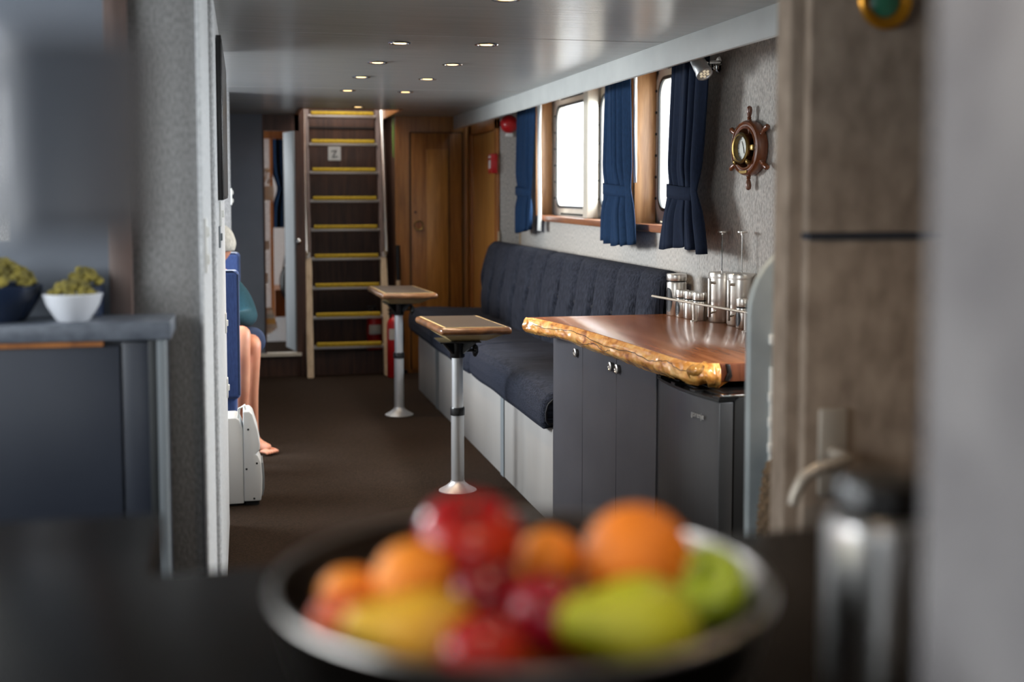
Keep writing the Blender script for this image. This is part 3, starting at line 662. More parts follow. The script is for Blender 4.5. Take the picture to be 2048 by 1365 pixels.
# worn burl knob at the near corner
def burl(u, v):
    th_ = u*2*pi; ph_ = -pi/2+v*pi
    n = 1+.16*noise.noise(Vector((cos(th_)*1.6, sin(th_)*1.6, v*4)))
    return Vector((1.405+.052*n*cos(th_)*cos(ph_), 3.562+.035*n*sin(th_)*cos(ph_), .890+.031*n*sin(ph_)))
mb = MB(); mb.grid(40, 20, burl, closed_u=True); mb.build('burl', 'burl', sl, 80)
MB().prism([(1.462, .868), (1.476, .862), (1.488, .88), (1.480, .918), (1.466, .918), (1.472, .89)], 'y', 3.520, 3.55, .003).build('dark_inclusion', 'bark', sl)
mb = MB()
for (u0, u1, v0) in ((.08, .5, .32), (.5, .78, .3), (.3, .42, .6)):
    mb.tube([edge_fn(u0+(u1-u0)*k/40, v0+.1*sin(k*.25)+.02*sin(k*1.3))+Vector((-.0002, 0, 0)) for k in range(41)], .0011, 5)
mb.build('edge_crack', 'bark', sl)

fr = thing('bar_fridge', 'dark metallic bar fridge with a black handle recess under the end of the timber slab', 'fridge', (1.45, 3.9, 0))
def fdoor(u, v):   # bowed front
    x = 1.147+.475*u; y = -.022*sin(pi*u)+.004; return (x, y)
pts = [fdoor(i/16, 0) for i in range(17)]
MB().prism(pts+[(1.622, .05), (1.147, .05)], 'z', .05, .822, .003, 2, mtx=FM).build('door', 'fridge', fr)
MB().prism([(p[0], p[1]-.003) for p in pts]+[(1.624, .055), (1.145, .055)], 'z', .824, .832, mtx=FM).build('door_top_lip', 'black', fr, 0)
hd = MB(); hd.prism([(p[0], p[1]+.03) for p in pts]+[(1.622, .07), (1.147, .07)], 'z', .834, .839, mtx=FM)
for a in (1.147, 1.30, 1.45, 1.585): hd.prism([(a, fdoor((a-1.147)/.475, 0)[1]), (a+.035, fdoor((a-1.112)/.475, 0)[1]), (a+.035, .06), (a, .06)], 'z', .832, .839, mtx=FM)
hd.build('handle_recess', 'black', fr, 20)
MB().box(1.155, 1.618, .055, .52, .02, .836, .006, mtx=FM).build('cabinet_body', 'black_matt', fr)
MB().box(1.165, 1.61, .05, .5, .836, .841, .002, mtx=FM).build('lid', 'black', fr)
MB().box(1.585, 1.618, .02, .09, .836, .843, .002, mtx=FM).build('hinge_cover', 'chrome', fr)
text_obj('lettering', 'gorenje', .026, 'chrome', fr, FM @ T(1.147+.36, -.0155, .765) @ RZ(5) @ RX(90))

# ================================================================ GALLERY RAIL, JARS, PRESSES
rl = thing('gallery_rail', 'thin brass-coloured rail on short posts standing on the timber slab', 'rail', (1.83, 4.6, .92))
A_, B_ = Vector((1.762, 5.08, .995)), Vector((1.900, 4.12, .995))
MB().tube([A_, B_], .0055, 12).build('rail', 'handle', rl)
for q in (.385, .80):
    p = A_+(B_-A_)*q
    MB().lathe([(.015, 0), (.015, .003), (.006, .006), (.006, .075), (0, .075)], 16, T(p.x, p.y, .9205)).build('post', 'steel', rl)

def jar(x, y, r, h, label, win=True, lid=.28):
    t = thing('storage_jar', label, 'jar', (x, y, .9205), 'stainless storage jars behind the rail')
    hl = h*(1-lid)
    MB().lathe([(r*.94, 0), (r, .004), (r, hl-.01), (r*.95, hl-.004), (0, hl-.004)], 30, T(x, y, .9205)).build('body', 'steel', t)
    MB().lathe([(r*.93, hl-.005), (r*.93, hl+.003), (0, hl+.003)], 30, T(x, y, .9205)).build('seal', 'black', t)
    MB().lathe([(r*.98, hl+.002), (r*1.01, hl+.005), (r*1.01, h-.004), (r*.97, h), (0, h)], 30, T(x, y, .9205)).build('lid', 'steel', t)
    if win:   # oval glass window on the side facing the aisle
        c = MB()
        def ov(u, v):
            a = 2*pi*u; rr = 1-.45*v if v < .9 else 0
            yy = cos(a)*.36*r*1.4*rr; zz = hl*.46+sin(a)*hl*.36*rr; th_ = yy/r
            dd = radians(198); return Vector((x+(r+.0015)*cos(dd+th_), y+(r+.0015)*sin(dd+th_), .9205+zz))
        c.grid(24, 3, ov, closed_u=True); c.build('glass_window', 'screen', t)
    return t
jar(1.832, 4.965, .043, .180, 'tallest steel storage jar at the sofa end of the rail', lid=.17)
jar(1.830, 4.885, .029, .116, 'first small steel jar next to the tallest jar, oval window in its side')
jar(1.842, 4.815, .029, .116, 'second small steel jar from the tallest jar, between two like it', False)
jar(1.853, 4.745, .029, .116, 'third small steel jar from the tallest jar, left of the coffee presses', False)
jar(1.912, 4.428, .028, .116, 'small steel jar with an oval window in front of the spouted press')
jar(1.925, 4.345, .028, .116, 'last small steel jar at the rail end beside the grey metal panel')
def press(x, y, r, h, label, spout):
    t = thing('coffee_press', label, 'coffee press', (x, y, .9205), 'stainless coffee presses on the slab')
    z0 = .9205
    MB().lathe([(r*.93, 0), (r, .008), (r, h-.006), (r*.98, h), (r*.3, h+.004), (0, h+.006)], 36, T(x, y, z0)).build('beaker', 'steel', t)
    MB().lathe([(r*1.015, h-.022), (r*1.02, h-.02), (r*1.02, h-.004), (r*.98, h+.001), (0, h+.003)], 36, T(x, y, z0)).build('lid', 'steel', t)
    MB().tube([(x, y, z0+h), (x, y, z0+h+.165)], .0028, 8).build('plunger_rod', 'chrome', t)
    MB().lathe([(.006, -.008), (.006, 0), (.020, 0), (.021, .003), (.020, .007), (0, .007)], 20, T(x, y, z0+h+.163)).build('plunger_knob', 'steel', t)
    a = radians(215); dx, dy = cos(a), sin(a)
    hp_ = [(x+dx*(r-.002), y+dy*(r-.002), z0+h*.80), (x+dx*(r+.035), y+dy*(r+.035), z0+h*.82)]
    hn = MB().tube(hp_, .006, 10).tube([(x+dx*(r-.002), y+dy*(r-.002), z0+h*.22), (x+dx*(r+.035), y+dy*(r+.035), z0+h*.2)], .005, 10)
    hn.box(-.007, .007, -.004, .004, z0+h*.12, z0+h*.90, .002, mtx=T(x+dx*(r+.036), y+dy*(r+.036), 0) @ RZ(35)); hn.build('handle', 'steel', t)
    if spout:
        b = a+radians(150)
        MB().prism([(-.016, 0), (.016, 0), (0, .034)], 'z', h-.03, h-.002, .002, mtx=T(x+cos(b)*r*.9, y+sin(b)*r*.9, z0) @ RZ(math.degrees(b)-90)).build('spout', 'steel', t)
press(1.922, 4.675, .053, .204, 'left coffee press of steel with an upright plunger', False)
press(1.948, 4.53, .058, .208, 'right coffee press of steel with a spout and upright plunger', True)

# ================================================================ SHIP WHEEL CLOCK
wy, wz = 4.53, 1.630; wxx = WX(wy)
cl_ = thing('ship_wheel_clock', 'mahogany ship wheel wall clock with a brass porthole dial on the felt wall', 'clock', (wxx, wy, wz))
WM = T(wxx, wy, wz) @ RZ(math.degrees(math.atan(.12))) @ RY(-90)       # local z points into the room, local x up
b = MB()
b.lathe([(.076, .004), (.106, .004), (.110, .012), (.110, .040), (.106, .046), (.104, .050), (.098, .052), (.094, .048), (.088, .048), (.084, .052), (.078, .050), (.076, .044), (.076, .004)], 48, WM, cap=False)
b.build('wheel_rim', 'wheel', cl_)
hprof = [(.009, 0), (.010, .006), (.007, .010), (.009, .014), (.0065, .018), (.010, .030), (.012, .044), (.010, .056), (.004, .061), (0, .062)]
for i in range(6):
    a = 60*i+30
    b = MB(); b.lathe(hprof, 14, WM @ T(0, 0, .027) @ RZ(a) @ T(0, .106, 0) @ RX(-90)); b.build('handle_spoke', 'wheel', cl_)
    b = MB(); b.lathe([(.006, 0), (.008, .006), (.004, .012), (.006, .03)], 10, WM @ T(0, 0, .027) @ RZ(a) @ T(0, .048, 0) @ RX(-90)); b.build('inner_spoke', 'wheel', cl_)
MB().lathe([(.0, .01), (.056, .01), (.056, .058), (.062, .060), (.062, .068), (.056, .072), (.050, .070), (.047, .055), (.047, .050)], 40, WM, cap=False).build('brass_case', 'brass', cl_)
dl = MB().lathe([(.047, .050), (0, .0505)], 36, WM).build('dial', 'dial', cl_)
hn = MB()
hn.box(-.002, .030, -.0012, .0012, .0515, .0525, mtx=WM @ RZ(25)).box(-.002, .022, -.0016, .0016, .0515, .0525, mtx=WM @ RZ(195))
hn.build('hands', 'ink', dl, 0)
hm_ = MB()
for i in range(12): hm_.box(.038, .043, -.0011, .0011, .0508, .0514, mtx=WM @ RZ(30*i))
hm_.build('hour_marks', 'ink', dl, 0)
MB().lathe([(.050, .069), (.03, .0715), (0, .0725)], 30, WM, cap=False).build('cover_glass', 'glass', cl_)
for a in (48, 132):
    k = MB(); k.lathe([(0, .05), (.011, .05), (.011, .066), (.005, .07), (0, .07)], 18, WM @ RZ(a) @ T(0, .074, 0)); k.build('dog_bolt', 'brass', cl_)
MB().box(.055, .085, -.012, .012, .04, .062, .003, mtx=WM @ RZ(-90)).build('hinge', 'brass', cl_)
MB().prism([(-.030, -.0875), (-.012, -.0895), (.012, -.0895), (.030, -.0875), (.030, -.099), (.012, -.1015), (-.012, -.1015), (-.030, -.099)], 'z', .051, .0545, .0008, 1, mtx=WM @ RZ(-90)).build('name_plate', 'brass', cl_)

# ================================================================ FIRE ALARM ITEMS
bl = thing('alarm_bell', 'round red alarm bell on the felt wall above the fire call point', 'alarm', (1.86, 8.49, 1.93))
MB().lathe([(.0, 0), (.062, 0), (.066, .008), (.060, .034), (.042, .055), (.02, .062), (0, .064)], 30, T(1.86, 8.50, 1.935) @ RX(90) @ RY(0)).build('gong', 'red', bl)
MB().box(1.835, 1.885, 8.47, 8.50, 1.845, 1.872, .004).build('backbox', 'white', bl)
cp = thing('fire_call_point', 'square red manual call point with a white glass square on the side door frame', 'call point', (1.75, 8.55, 1.64))
MB().box(1.728, 1.772, 8.47, 8.61, 1.585, 1.725, .006).build('housing', 'red', cp)
MB().box(1.7265, 1.729, 8.51, 8.575, 1.62, 1.68).build('glass_square', 'paper', cp, 0)
MB().box(1.7265, 1.729, 8.50, 8.585, 1.695, 1.71).build('lettering_strip', 'paper', cp, 0)

# ================================================================ LADDER
ld = thing('ship_ladder', 'steep timber ship ladder with yellow grip treads and steel handrails under the hatch', 'ladder', (.78, 9.6, 0))
def LY(z): return 9.53+.252*z
def railp(x0, x1, z0, z1, w_, d, bev=.004):
    b = bmesh.new()
    v = []
    for z, x in ((z0, x0), (z1, x1)):
        for sx_, sy_ in ((-1, -1), (1, -1), (1, 1), (-1, 1)): v.append(b.verts.new((x+sx_*w_/2, LY(z)+sy_*d/2, z)))
    for i in range(4): b.faces.new((v[i], v[(i+1) % 4], v[4+(i+1) % 4], v[4+i]))
    b.faces.new(v[:4][::-1]); b.faces.new(v[4:]); bmesh.ops.recalc_face_normals(b, faces=b.faces[:])
    bmesh.ops.bevel(b, geom=b.edges[:], offset=bev, segments=2, affect='EDGES'); return b
for xa, xb in ((.492, .502), (1.098, 1.088)):
    m = MB(); m.add(railp(xa, (xa+(xb-xa)*.5), 0, .93, .052, .10)); m.build('stringer', 'ladder_wood', ld)
    m = MB(); m.add(railp(xa+(xb-xa)*.5, xb, .93, 2.45, .046, .09)); o = m.build('upper_stringer', 'strip', ld)
for k in range(9):
    z = .244+.2296*k; y = LY(z)
    b = MB(); b.box(.522, 1.07, y-.075, y+.075, z-.026, z-.004, .003)
    tr_ = b.build('tread', 'tread', ld)
    b = MB(); b.box(.545, 1.05, y-.080, y-.02, z-.006, z+.024, .004); b.build('grip_strip', 'yellow', tr_)
for xs, sg in ((.478, -1), (1.112, 1)):
    p = [(xs, LY(z)-.11, z) for z in (2.35, 1.9, 1.5, 1.05)]
    p = [(xs, LY(2.35)-.05, 2.40)]+p+[(xs, LY(.97)-.10, .985), (xs, LY(.95)-.05, .95)]
    MB().tube(p, .017, 12).build('handrail', 'steel', ld)
    MB().box(xs-sg*.03, xs, LY(.95)-.06, LY(.95)-.02, .93, .97).build('rail_bracket', 'steel', ld, 0)

sg_ = thing('paper_sign', 'small white paper sign with a bold zigzag letter behind the ladder', 'sign', (.752, 10.295, 1.77))
MB().box(.700, .805, 10.292, 10.299, 1.715, 1.872).build('sheet', 'paper', sg_, 0)
text_obj('lettering', 'Z', .085, 'ink', sg_, T(.752, 10.2905, 1.765) @ RX(90) @ RZ(8))
MB().box(.722, .790, 10.290, 10.292, 1.838, 1.856).build('caption_bar', 'ink', sg_, 0)

def extinguisher(x, y, label, h=.40, r=.062):
    t = thing('fire_extinguisher', label, 'extinguisher', (x, y, 0), 'red extinguishers beside the ladder foot')
    MB().lathe([(r*.9, 0), (r, .01), (r, h), (r*.85, h+.03), (r*.35, h+.055), (.02, h+.06), (.02, h+.075), (0, h+.075)], 26, T(x, y, 0)).build('cylinder', 'red', t)
    MB().box(x-.045, x+.03, y-.012, y+.012, h+.075, h+.09, .003).box(x-.05, x+.02, y-.010, y+.010, h+.105, h+.117, .003).box(x-.012, x+.012, y-.012, y+.012, h+.07, h+.11).build('valve_lever', 'black', t)
    MB().tube([(x+.02, y, h+.08), (x+r+.015, y-.01, h+.03), (x+r+.018, y-.02, h-.12), (x+r+.01, y-.02, h-.22)], .008, 8).build('hose', 'black', t)
    c = MB()
    def lab(u, v): a = radians(-140+100*u); return Vector((x+(r+.001)*cos(a), y+(r+.001)*sin(a), h*.72+h*.2*v))
    c.grid(12, 2, lab); c.build('label_sheet', 'paper', t)
    return t
extinguisher(1.035, 9.90, 'red extinguisher standing behind the right foot of the ladder')
extinguisher(1.135, 9.40, 'red extinguisher standing between the ladder and the far pedestal table', .42, .055)
pl = thing('broom', 'pale wooden pole with a black grip leaning right of the ladder', 'broom', (1.205, 9.56, 0))
MB().tube([(1.205, 9.56, .03), (1.195, 9.575, .75)], .018, 10).build('pole', 'ladder_wood', pl)
MB().tube([(1.195, 9.575, .75), (1.190, 9.58, 1.03)], .019, 10).build('grip', 'black', pl)
MB().box(1.18, 1.26, 9.54, 9.58, 0, .03, .005).build('brush_head', 'black', pl)
tag(MB().prism([(9.66, 2.04), (9.75, 2.04), (9.73, 1.78), (9.70, 1.72)], 'x', 1.174, 1.18).build('glow_marker', 'green', smooth=0), 'narrow green tapering marker strip on the stair side panel', 'marker')
kn = tag(MB().lathe([(0, 0), (.012, 0), (.012, .02), (.02, .03), (.022, .042), (.012, .05), (0, .05)], 20, T(.412, 9.595, 1.066) @ RX(90)).build('door_knob', 'chrome'), 'round chrome knob on the dark post left of the ladder', 'knob')
kn['kind'] = 'structure'; kn.name = 'door_knob'

# half open narrow door of the cabin
dd = sempty('door_4', (.395, 9.58, .19))
MB().box(0, .30, -.012, .012, .01, 1.735, .003, mtx=T(.395, 9.60, .19) @ RZ(102)).build('door_leaf', 'grey_panel_light', dd)
MB().box(.30, .312, -.013, .013, .01, 1.735, mtx=T(.395, 9.60, .19) @ RZ(102)).build('edge_band', 'walnut', dd, 0)
dd['label'] = 'half open pale grey cabin door left of the ladder'; dd['category'] = 'door'
# cabin contents
cc = thing('cabin_curtain', 'blue curtain with a tieback seen through the open cabin door', 'curtain', (.36, 11.8, 1.1))
def ccf(u, v):
    z = 1.12+.86*v; wq = .16-.06*exp(-((z-1.48)/.1)**2); y = 11.4
    return Vector((.335+wq*(u-.5)+.02*exp(-((z-1.48)/.15)**2)*1, y+.012*sin(u*18), z))
b = MB(); b.grid(40, 24, ccf); b.build('drape', 'curtain', cc, 70, solid=.004)
MB().box(.30, .40, 11.375, 11.39, 1.46, 1.50, .004).build('tieback', 'curtain', cc)
sh = thing('bookcase', 'narrow pale shelf unit just inside the cabin doorway', 'shelf', (.2, 10.9, .19))
MB().box(.135, .145, 10.75, 11.1, .19, 1.95).build('side_board', 'white', sh, 0)
for z in (.21, .66, .95, 1.38): MB().box(.145, .20, 10.75, 11.1, z-.02, z).build('shelf_board', 'white', sh, 0)
bc = [srgb(208, 200, 182), srgb(186, 176, 160), srgb(200, 160, 90), srgb(176, 182, 178), srgb(214, 210, 200)]
zb = .212
desc = ['cream', 'taupe', 'ochre', 'pale grey', 'white']
for i in range(5):
    t_ = .036+.006*(i % 3); x1 = .235+.012*((i*3) % 4)
    o = MB().box(.147, x1, 10.78, 10.98, zb, zb+t_, .002)
    o = o.build('book', mat('book_cover_%s' % desc[i].replace(' ', '_'), bc[i], .7)); tag(o, '%s book, %s in the leaning stack at the foot of the cabin shelves' % (desc[i], ['lowest', 'second lowest', 'middle', 'second highest', 'topmost'][i]), 'book', 'books stacked inside the cabin')
    zb += t_+.001
for z, x1, n_ in ((.661, .20, 'lower'), (.951, .215, 'middle')):
    tag(MB().box(.147, x1, 10.8, 10.9, z, z+.07, .003).build('paper_box', 'paper'), 'small white box on the %s shelf inside the cabin' % n_, 'box')
st = thing('shelf_ornament', 'pale model ornament on a little drawer box on the upper cabin shelf', 'ornament', (.2, 10.85, 1.381))
MB().box(.147, .262, 10.8, 10.9, 1.381, 1.50, .003).build('drawer_box', 'book', st); MB().tube([(.17, 10.85, 1.50), (.20, 10.85, 1.62), (.215, 10.85, 1.52), (.235, 10.85, 1.58)], .010, 8).sphere((.205, 10.85, 1.64), .022, 12, 8).build('figure', 'white', st)
bgp = thing('dark_bag', 'dark shoulder bag hanging against the cabin bunk', 'bag', (.39, 11.25, .56))
b = MB(); b.grid(24, 14, lambda u, v: Vector((.385+.075*cos(2*pi*u)*sin(pi*v)*(1+.1*noise.noise(Vector((u*6, v*4, 0)))), 11.22+.06*sin(2*pi*u)*sin(pi*v), .62+.16*-cos(pi*v))), closed_u=True); b.build('bag_body', 'black', bgp, 80)
MB().tube([(.34, 11.22, .72), (.37, 11.24, .92), (.42, 11.22, .74)], .008, 8).build('strap', 'black', bgp)

# ================================================================ LEFT SIDE OF THE SALOON
tv = thing('television', 'thin black television seen edge-on on the left felt wall', 'television', (-.07, 4.55, 1.43))
MB().box(-.078, -.062, 4.0, 5.1, 1.43, 1.955, .002).build('screen_panel', 'screen', tv)
MB().box(-.0798, -.078, 4.08, 5.02, 1.50, 1.90, .0005).build('back_cover', 'black', tv)
MB().box(-.0625, -.0605, 4.015, 5.085, 1.442, 1.943).build('glass_face', 'black', tv, 0)
def plate(name, label, x, y, z0, z1, dy, m='white', th_=.012):
    t = thing(name, label, 'switch', (x, y, z0), None)
    MB().box(x, x+th_*.5, y-dy, y+dy, z0, z1, .002).build('faceplate', m, t)
    n = max(1, int((z1-z0)/.05))
    for i in range(n):
        zz = z0+(i+.5)*(z1-z0)/n; MB().box(x+th_*.45, x+th_, y-dy*.4, y+dy*.4, zz-.012, zz+.012, .002).build('rocker', m, t)
plate('switch_plate', 'tall white switch plate on the pale jamb at the left', -.092, 2.97, 1.265, 1.395, .03)
plate('switch_plate', 'white three-rocker switch just under the television edge', -.08, 4.22, 1.34, 1.425, .03, th_=.016)
plate('thermostat', 'grey control box beneath the switch on the left felt wall', -.08, 4.06, 1.275, 1.345, .03, 'grey_panel_light')
plate('switch_plate', 'small white switch at the edge of the far alcove partition', -.075, 7.52, 1.375, 1.475, .02, th_=.016)
plate('wall_socket', 'white socket on the felt wall end beside the blue seat back', -.08, 5.02, .885, .965, .03)
plate('wall_socket', 'lower white socket on the wall end above the white heater', -.08, 5.15, .60, .68, .03)

# near seat back and far seat back
def seatback(name, label, x0, x1, y0, y1, z0, z1, cushion):
    t = thing(name, label, 'seat', ((x0+x1)/2, (y0+y1)/2, 0), 'blue velvet booth seats in the left alcove')
    b = MB(); b.box(x0, x1, y0, y1, z0, z1, .022, 4); b.build('backrest', 'blue_velvet', t)
    MB().tube([(x1-.006, y0+.006, z0+.02), (x1-.006, y0+.006, z1-.02), (x1-.03, y0+.006, z1-.004), (x0+.02, y0+.006, z1-.004)], .005, 8).build('piping', 'denim', t)
    c = cushion; MB().box(*c, .03, 4).build('seat_cushion', 'blue_velvet', t)
    MB().box(c[0]+.03, c[1]-.06, c[2]+.02, c[3]-.02, 0, c[4], .004).build('seat_box', 'grey_panel', t)
seatback('booth_seat', 'nearer blue velvet seat back, its rear side to the galley', -1.30, -.028, 6.14, 6.24, .42, 1.065, (-1.30, -.045, 6.16, 6.48, .30, .45))
seatback('booth_seat', 'farther blue velvet seat back behind the seated person', -1.30, -.025, 7.30, 7.42, .42, 1.095, (-1.30, -.05, 6.88, 7.30, .36, .47))

ht = thing('portable_heater', 'off-white moulded heater standing on the carpet at the end of the left wall', 'heater', (0, 5.75, 0))
MB().prism([(-.30, .012), (-.018, .012), (-.018, .36), (-.035, .405), (-.05, .415), (-.30, .415)], 'y', 5.66, 5.86, .006).build('rear_shell', 'heater', ht)
MB().prism([(-.018, .022), (.058, .022), (.064, .06), (.066, .13), (.062, .20), (.048, .238), (.038, .244), (.056, .262), (.058, .29), (.046, .36), (.026, .430), (.012, .445), (-.018, .445)], 'y', 5.655, 5.83, .006, 3).build('front_shell', 'heater', ht)
MB().prism([(.068, .045), (.075, .08), (.076, .13), (.070, .20), (.062, .20), (.060, .045)], 'y', 5.665, 5.82, .002).build('outlet_grille', 'grey_panel_light', ht)
for x_, z_ in ((.005, .36), (.042, .20), (-.005, .175), (.028, .035)):
    MB().lathe([(.005, 0), (.005, .002), (0, .0025)], 10, T(x_, 5.655, z_) @ RX(90)).build('screw', 'ink', ht)
MB().tube([(-.04, 5.70, .405), (-.035, 5.68, .455), (-.01, 5.68, .47), (-.005, 5.70, .44)], .006, 8).build('carry_handle', 'white', ht)
MB().box(-.28, -.05, 5.68, 5.84, 0, .014).box(-.01, .05, 5.68, 5.81, 0, .024).build('foot', 'black_matt', ht, 0)

# ================================================================ PERSON
ps = thing('person', 'seated person in a teal jumper and dark shorts, barefoot, half hidden in the left booth', 'person', (-.1, 6.9, 0))
def skin(name, m, chains, root=0, sub=2, parent=ps):
    """chains: list of lists of (index|None, (x,y,z), r) ; vertices shared by integer index"""
    vs, es, rs = [], [], []
    for ch in chains:
        prev = None
        for c in ch:
            if isinstance(c, int): k = c
            else: vs.append(c[0]); rs.append(c[1]); k = len(vs)-1
            if prev is not None: es.append((prev, k))
            prev = k
    me = bpy.data.meshes.new(name); org = world_loc(parent)
    me.from_pydata([Vector(v)-org for v in vs], es, []); o = bpy.data.objects.new(name, me); COL.objects.link(o); o.parent = parent
    me.materials.append(M[m])
    md = o.modifiers.new('skin', 'SKIN'); md.use_smooth_shade = True
    for i, r in enumerate(rs):
        d = me.skin_vertices[0].data[i]; d.radius = r if isinstance(r, tuple) else (r, r); d.use_root = (i == root)
    q = o.modifiers.new('sub', 'SUBSURF'); q.levels = q.render_levels = sub
    return o
# pelvis / torso / neck, legs; body turned towards the table on the left
pel = (-.16, 7.0, .56)
skin('body', 'skin', [
    [(pel, .12), ((-.16, 7.04, .75), .12), ((-.155, 7.07, .95), .12), ((-.165, 7.06, 1.01), .06), ((-.165, 7.03, 1.05), .048), ((-.165, 7.0, 1.10), .045)],
    [0, ((-.085, 6.90, .60), .085), ((-.03, 6.66, .685), .055), ((-.015, 6.57, .71), .048), ((-.018, 6.545, .58), .044), ((-.022, 6.56, .40), .044), ((-.04, 6.58, .20), .028), ((-.035, 6.60, .09), .030), ((-.045, 6.55, .045), (.032, .024)), ((-.06, 6.47, .03), (.036, .018)), ((-.07, 6.42, .022), (.03, .014))],
    [0, ((-.02, 6.98, .585), .085), ((.03, 6.82, .62), .055), ((.042, 6.76, .62), .046), ((.036, 6.755, .50), .042), ((.028, 6.78, .34), .039), ((.035, 6.82, .16), .029), ((.04, 6.83, .075), .029), ((.075, 6.80, .045), (.03, .022)), ((.125, 6.755, .028), (.028, .015))],
    [2, ((-.08, 7.05, .93), .05), ((-.025, 7.02, .86), .042), ((.02, 6.93, .735), .034), ((-.03, 6.80, .76), .030), ((-.13, 6.74, .79), .023)],
    [2, ((-.27, 7.02, .97), .055), ((-.33, 6.96, .86), .043), ((-.36, 6.86, .75), .036), ((-.30, 6.74, .77), .029), ((-.22, 6.68, .79), .023)],
], 0)
# toes of the visible foot
for i in range(5):
    a = i/4; bx_, by_ = .118-.014*i+.0, 6.775-.018*i
    ln_ = (.050, .044, .040, .035, .030)[i]; r = (.0125, .0095, .009, .0085, .008)[i]
    d = Vector((.78, -.62, 0)).normalized() if True else None
    px_, py_ = .128-.010*i, 6.785-.017*i
    skin('toe', 'skin', [[((px_-.02, py_+.015, .026), r*1.1), ((px_+d.x*ln_*.5, py_+d.y*ln_*.5, .023), r), ((px_+d.x*ln_, py_+d.y*ln_, .013), r*.9)]], 0, 1)
# hands, fingers curled in the lap
def hand(cx_, cy_, cz_, sgn):
    ch = [[((cx_, cy_, cz_), (.022, .018)), ((cx_-.03, cy_-.045, cz_), (.036, .013)), ((cx_-.045, cy_-.075, cz_-.005), (.036, .012))]]
    for i in range(4):
        ox = (-.030+.018*i)*sgn; L_ = (.062, .072, .068, .052)[i]
        x_ = cx_-.045+ox*.8; y_ = cy_-.075-ox*.5*0
        ch.append([2, ((x_, y_-.012, cz_-.005), .010), ((x_-.010, y_-L_*.5, cz_-.012), .0088), ((x_-.014, y_-L_*.8, cz_-.032), .008), ((x_-.010, y_-L_*.85, cz_-.05), .0075)])
    ch.append([1, ((cx_+.008*sgn-.01, cy_-.05, cz_+.016), .012), ((cx_+.02*sgn-.02, cy_-.08, cz_+.012), .010), ((cx_+.022*sgn-.03, cy_-.105, cz_), .009)])
    skin('hand', 'skin', ch, 0, 1)
hand(-.13, 6.74, .79, 1); hand(-.22, 6.68, .79, -1)
skin('jumper', 'teal', [
    [((-.16, 7.02, .60), .145), ((-.16, 7.05, .78), .145), ((-.17, 7.08, .92), .125), ((-.165, 7.06, 1.01), .06)],
    [2, ((-.08, 7.06, .935), .06), ((-.022, 7.02, .86), .060), ((.022, 6.93, .745), .058), ((-.02, 6.81, .755), .046), ((-.08, 6.77, .775), .036)],
    [2, ((-.28, 7.02, .98), .068), ((-.335, 6.96, .86), .060), ((-.365, 6.86, .75), .054), ((-.31, 6.76, .765), .044), ((-.25, 6.70, .78), .036)],
], 0)
skin('shorts', 'denim', [
    [((-.16, 7.0, .55), .15), ((-.09, 6.90, .60), .105), ((-.035, 6.74, .655), .085)],
    [0, ((-.02, 6.98, .59), .10), ((.035, 6.87, .625), .086), ((.052, 6.83, .625), .082)],
], 0)
# head: face turned to the left
hd_ = MB()
HM = T(-.150, 6.99, 1.155) @ RZ(-70)     # local -Y is where the face looks before the turn
def headf(u, v):
    th_ = 2*pi*u; ph_ = -pi/2+pi*v
    x, y, z = cos(th_)*cos(ph_), sin(th_)*cos(ph_), sin(ph_)
    X_, Y_, Z_ = .074*x, .094*y, .115*z
    if z < 0: X_ *= 1-.28*(-z)**1.3; Y_ = Y_*(1-.18*(-z)) - .012*(-z)
    if y < -.3:
        nose = exp(-((x)/.16)**2)*exp(-((z+.12)/.17)**2); Y_ -= .024*nose
        eye = exp(-((abs(x)-.38)/.16)**2)*exp(-((z-.06)/.10)**2); Y_ += .009*eye
        brow = exp(-((z-.26)/.10)**2); Y_ -= .003*brow
        lip = exp(-((x)/.30)**2)*exp(-((z+.46)/.06)**2); Y_ -= .006*lip
        chin = exp(-((x)/.3)**2)*exp(-((z+.85)/.15)**2); Y_ -= .008*chin
    return Vector((X_, Y_, Z_))
hd_.grid(48, 40, headf, mtx=HM, closed_u=True)
for s_ in (-1, 1): hd_.sphere((0, 0, 0), .018, 10, 8, (.35, .8, 1.5), mtx=HM @ T(s_*.074, .008, -.005))
head = hd_.build('head', 'skin', ps, 80)
for s_ in (-1, 1):
    b = MB(); b.sphere((0, 0, 0), .0115, 12, 8, mtx=HM @ T(s_*.029, -.076, .008)); b.build('eye', 'dial', head)
    b = MB(); b.sphere((0, 0, 0), .0055, 10, 6, (1, .5, 1), mtx=HM @ T(s_*.029, -.0865, .008)); b.build('iris', 'denim', head)
b = MB(); b.tube([HM @ Vector((x_, -.094+.35*abs(x_), -.053-.004*(1-(x_/.02)**2))) for x_ in (-.022, -.012, 0, .012, .022)], [.002, .004, .005, .004, .002], 8); b.build('mouth', mat('lip', srgb(170, 96, 84), .5), head)
def hairf(u, v):
    p = headf(u, .36+.64*v); th_ = 2*pi*u
    k = 1.11+.05*noise.noise(Vector((cos(th_)*3, sin(th_)*3, v*6)))
    front = max(0, -sin(th_))
    lim = .02+.085*front**.7
    z = max(p.z, lim-.05*(1-front)) if True else p.z
    s = sqrt(max(.02, 1-(z/.12)**2))/max(.02, sqrt(max(.0004, 1-(p.z/.12)**2))) if z > p.z else 1
    return Vector((p.x*k*s, p.y*k*s+.004, z*1.08))
b = MB(); b.grid(48, 24, hairf, mtx=HM, closed_u=True); b.build('hair', 'hair', ps, 80, solid=.006)

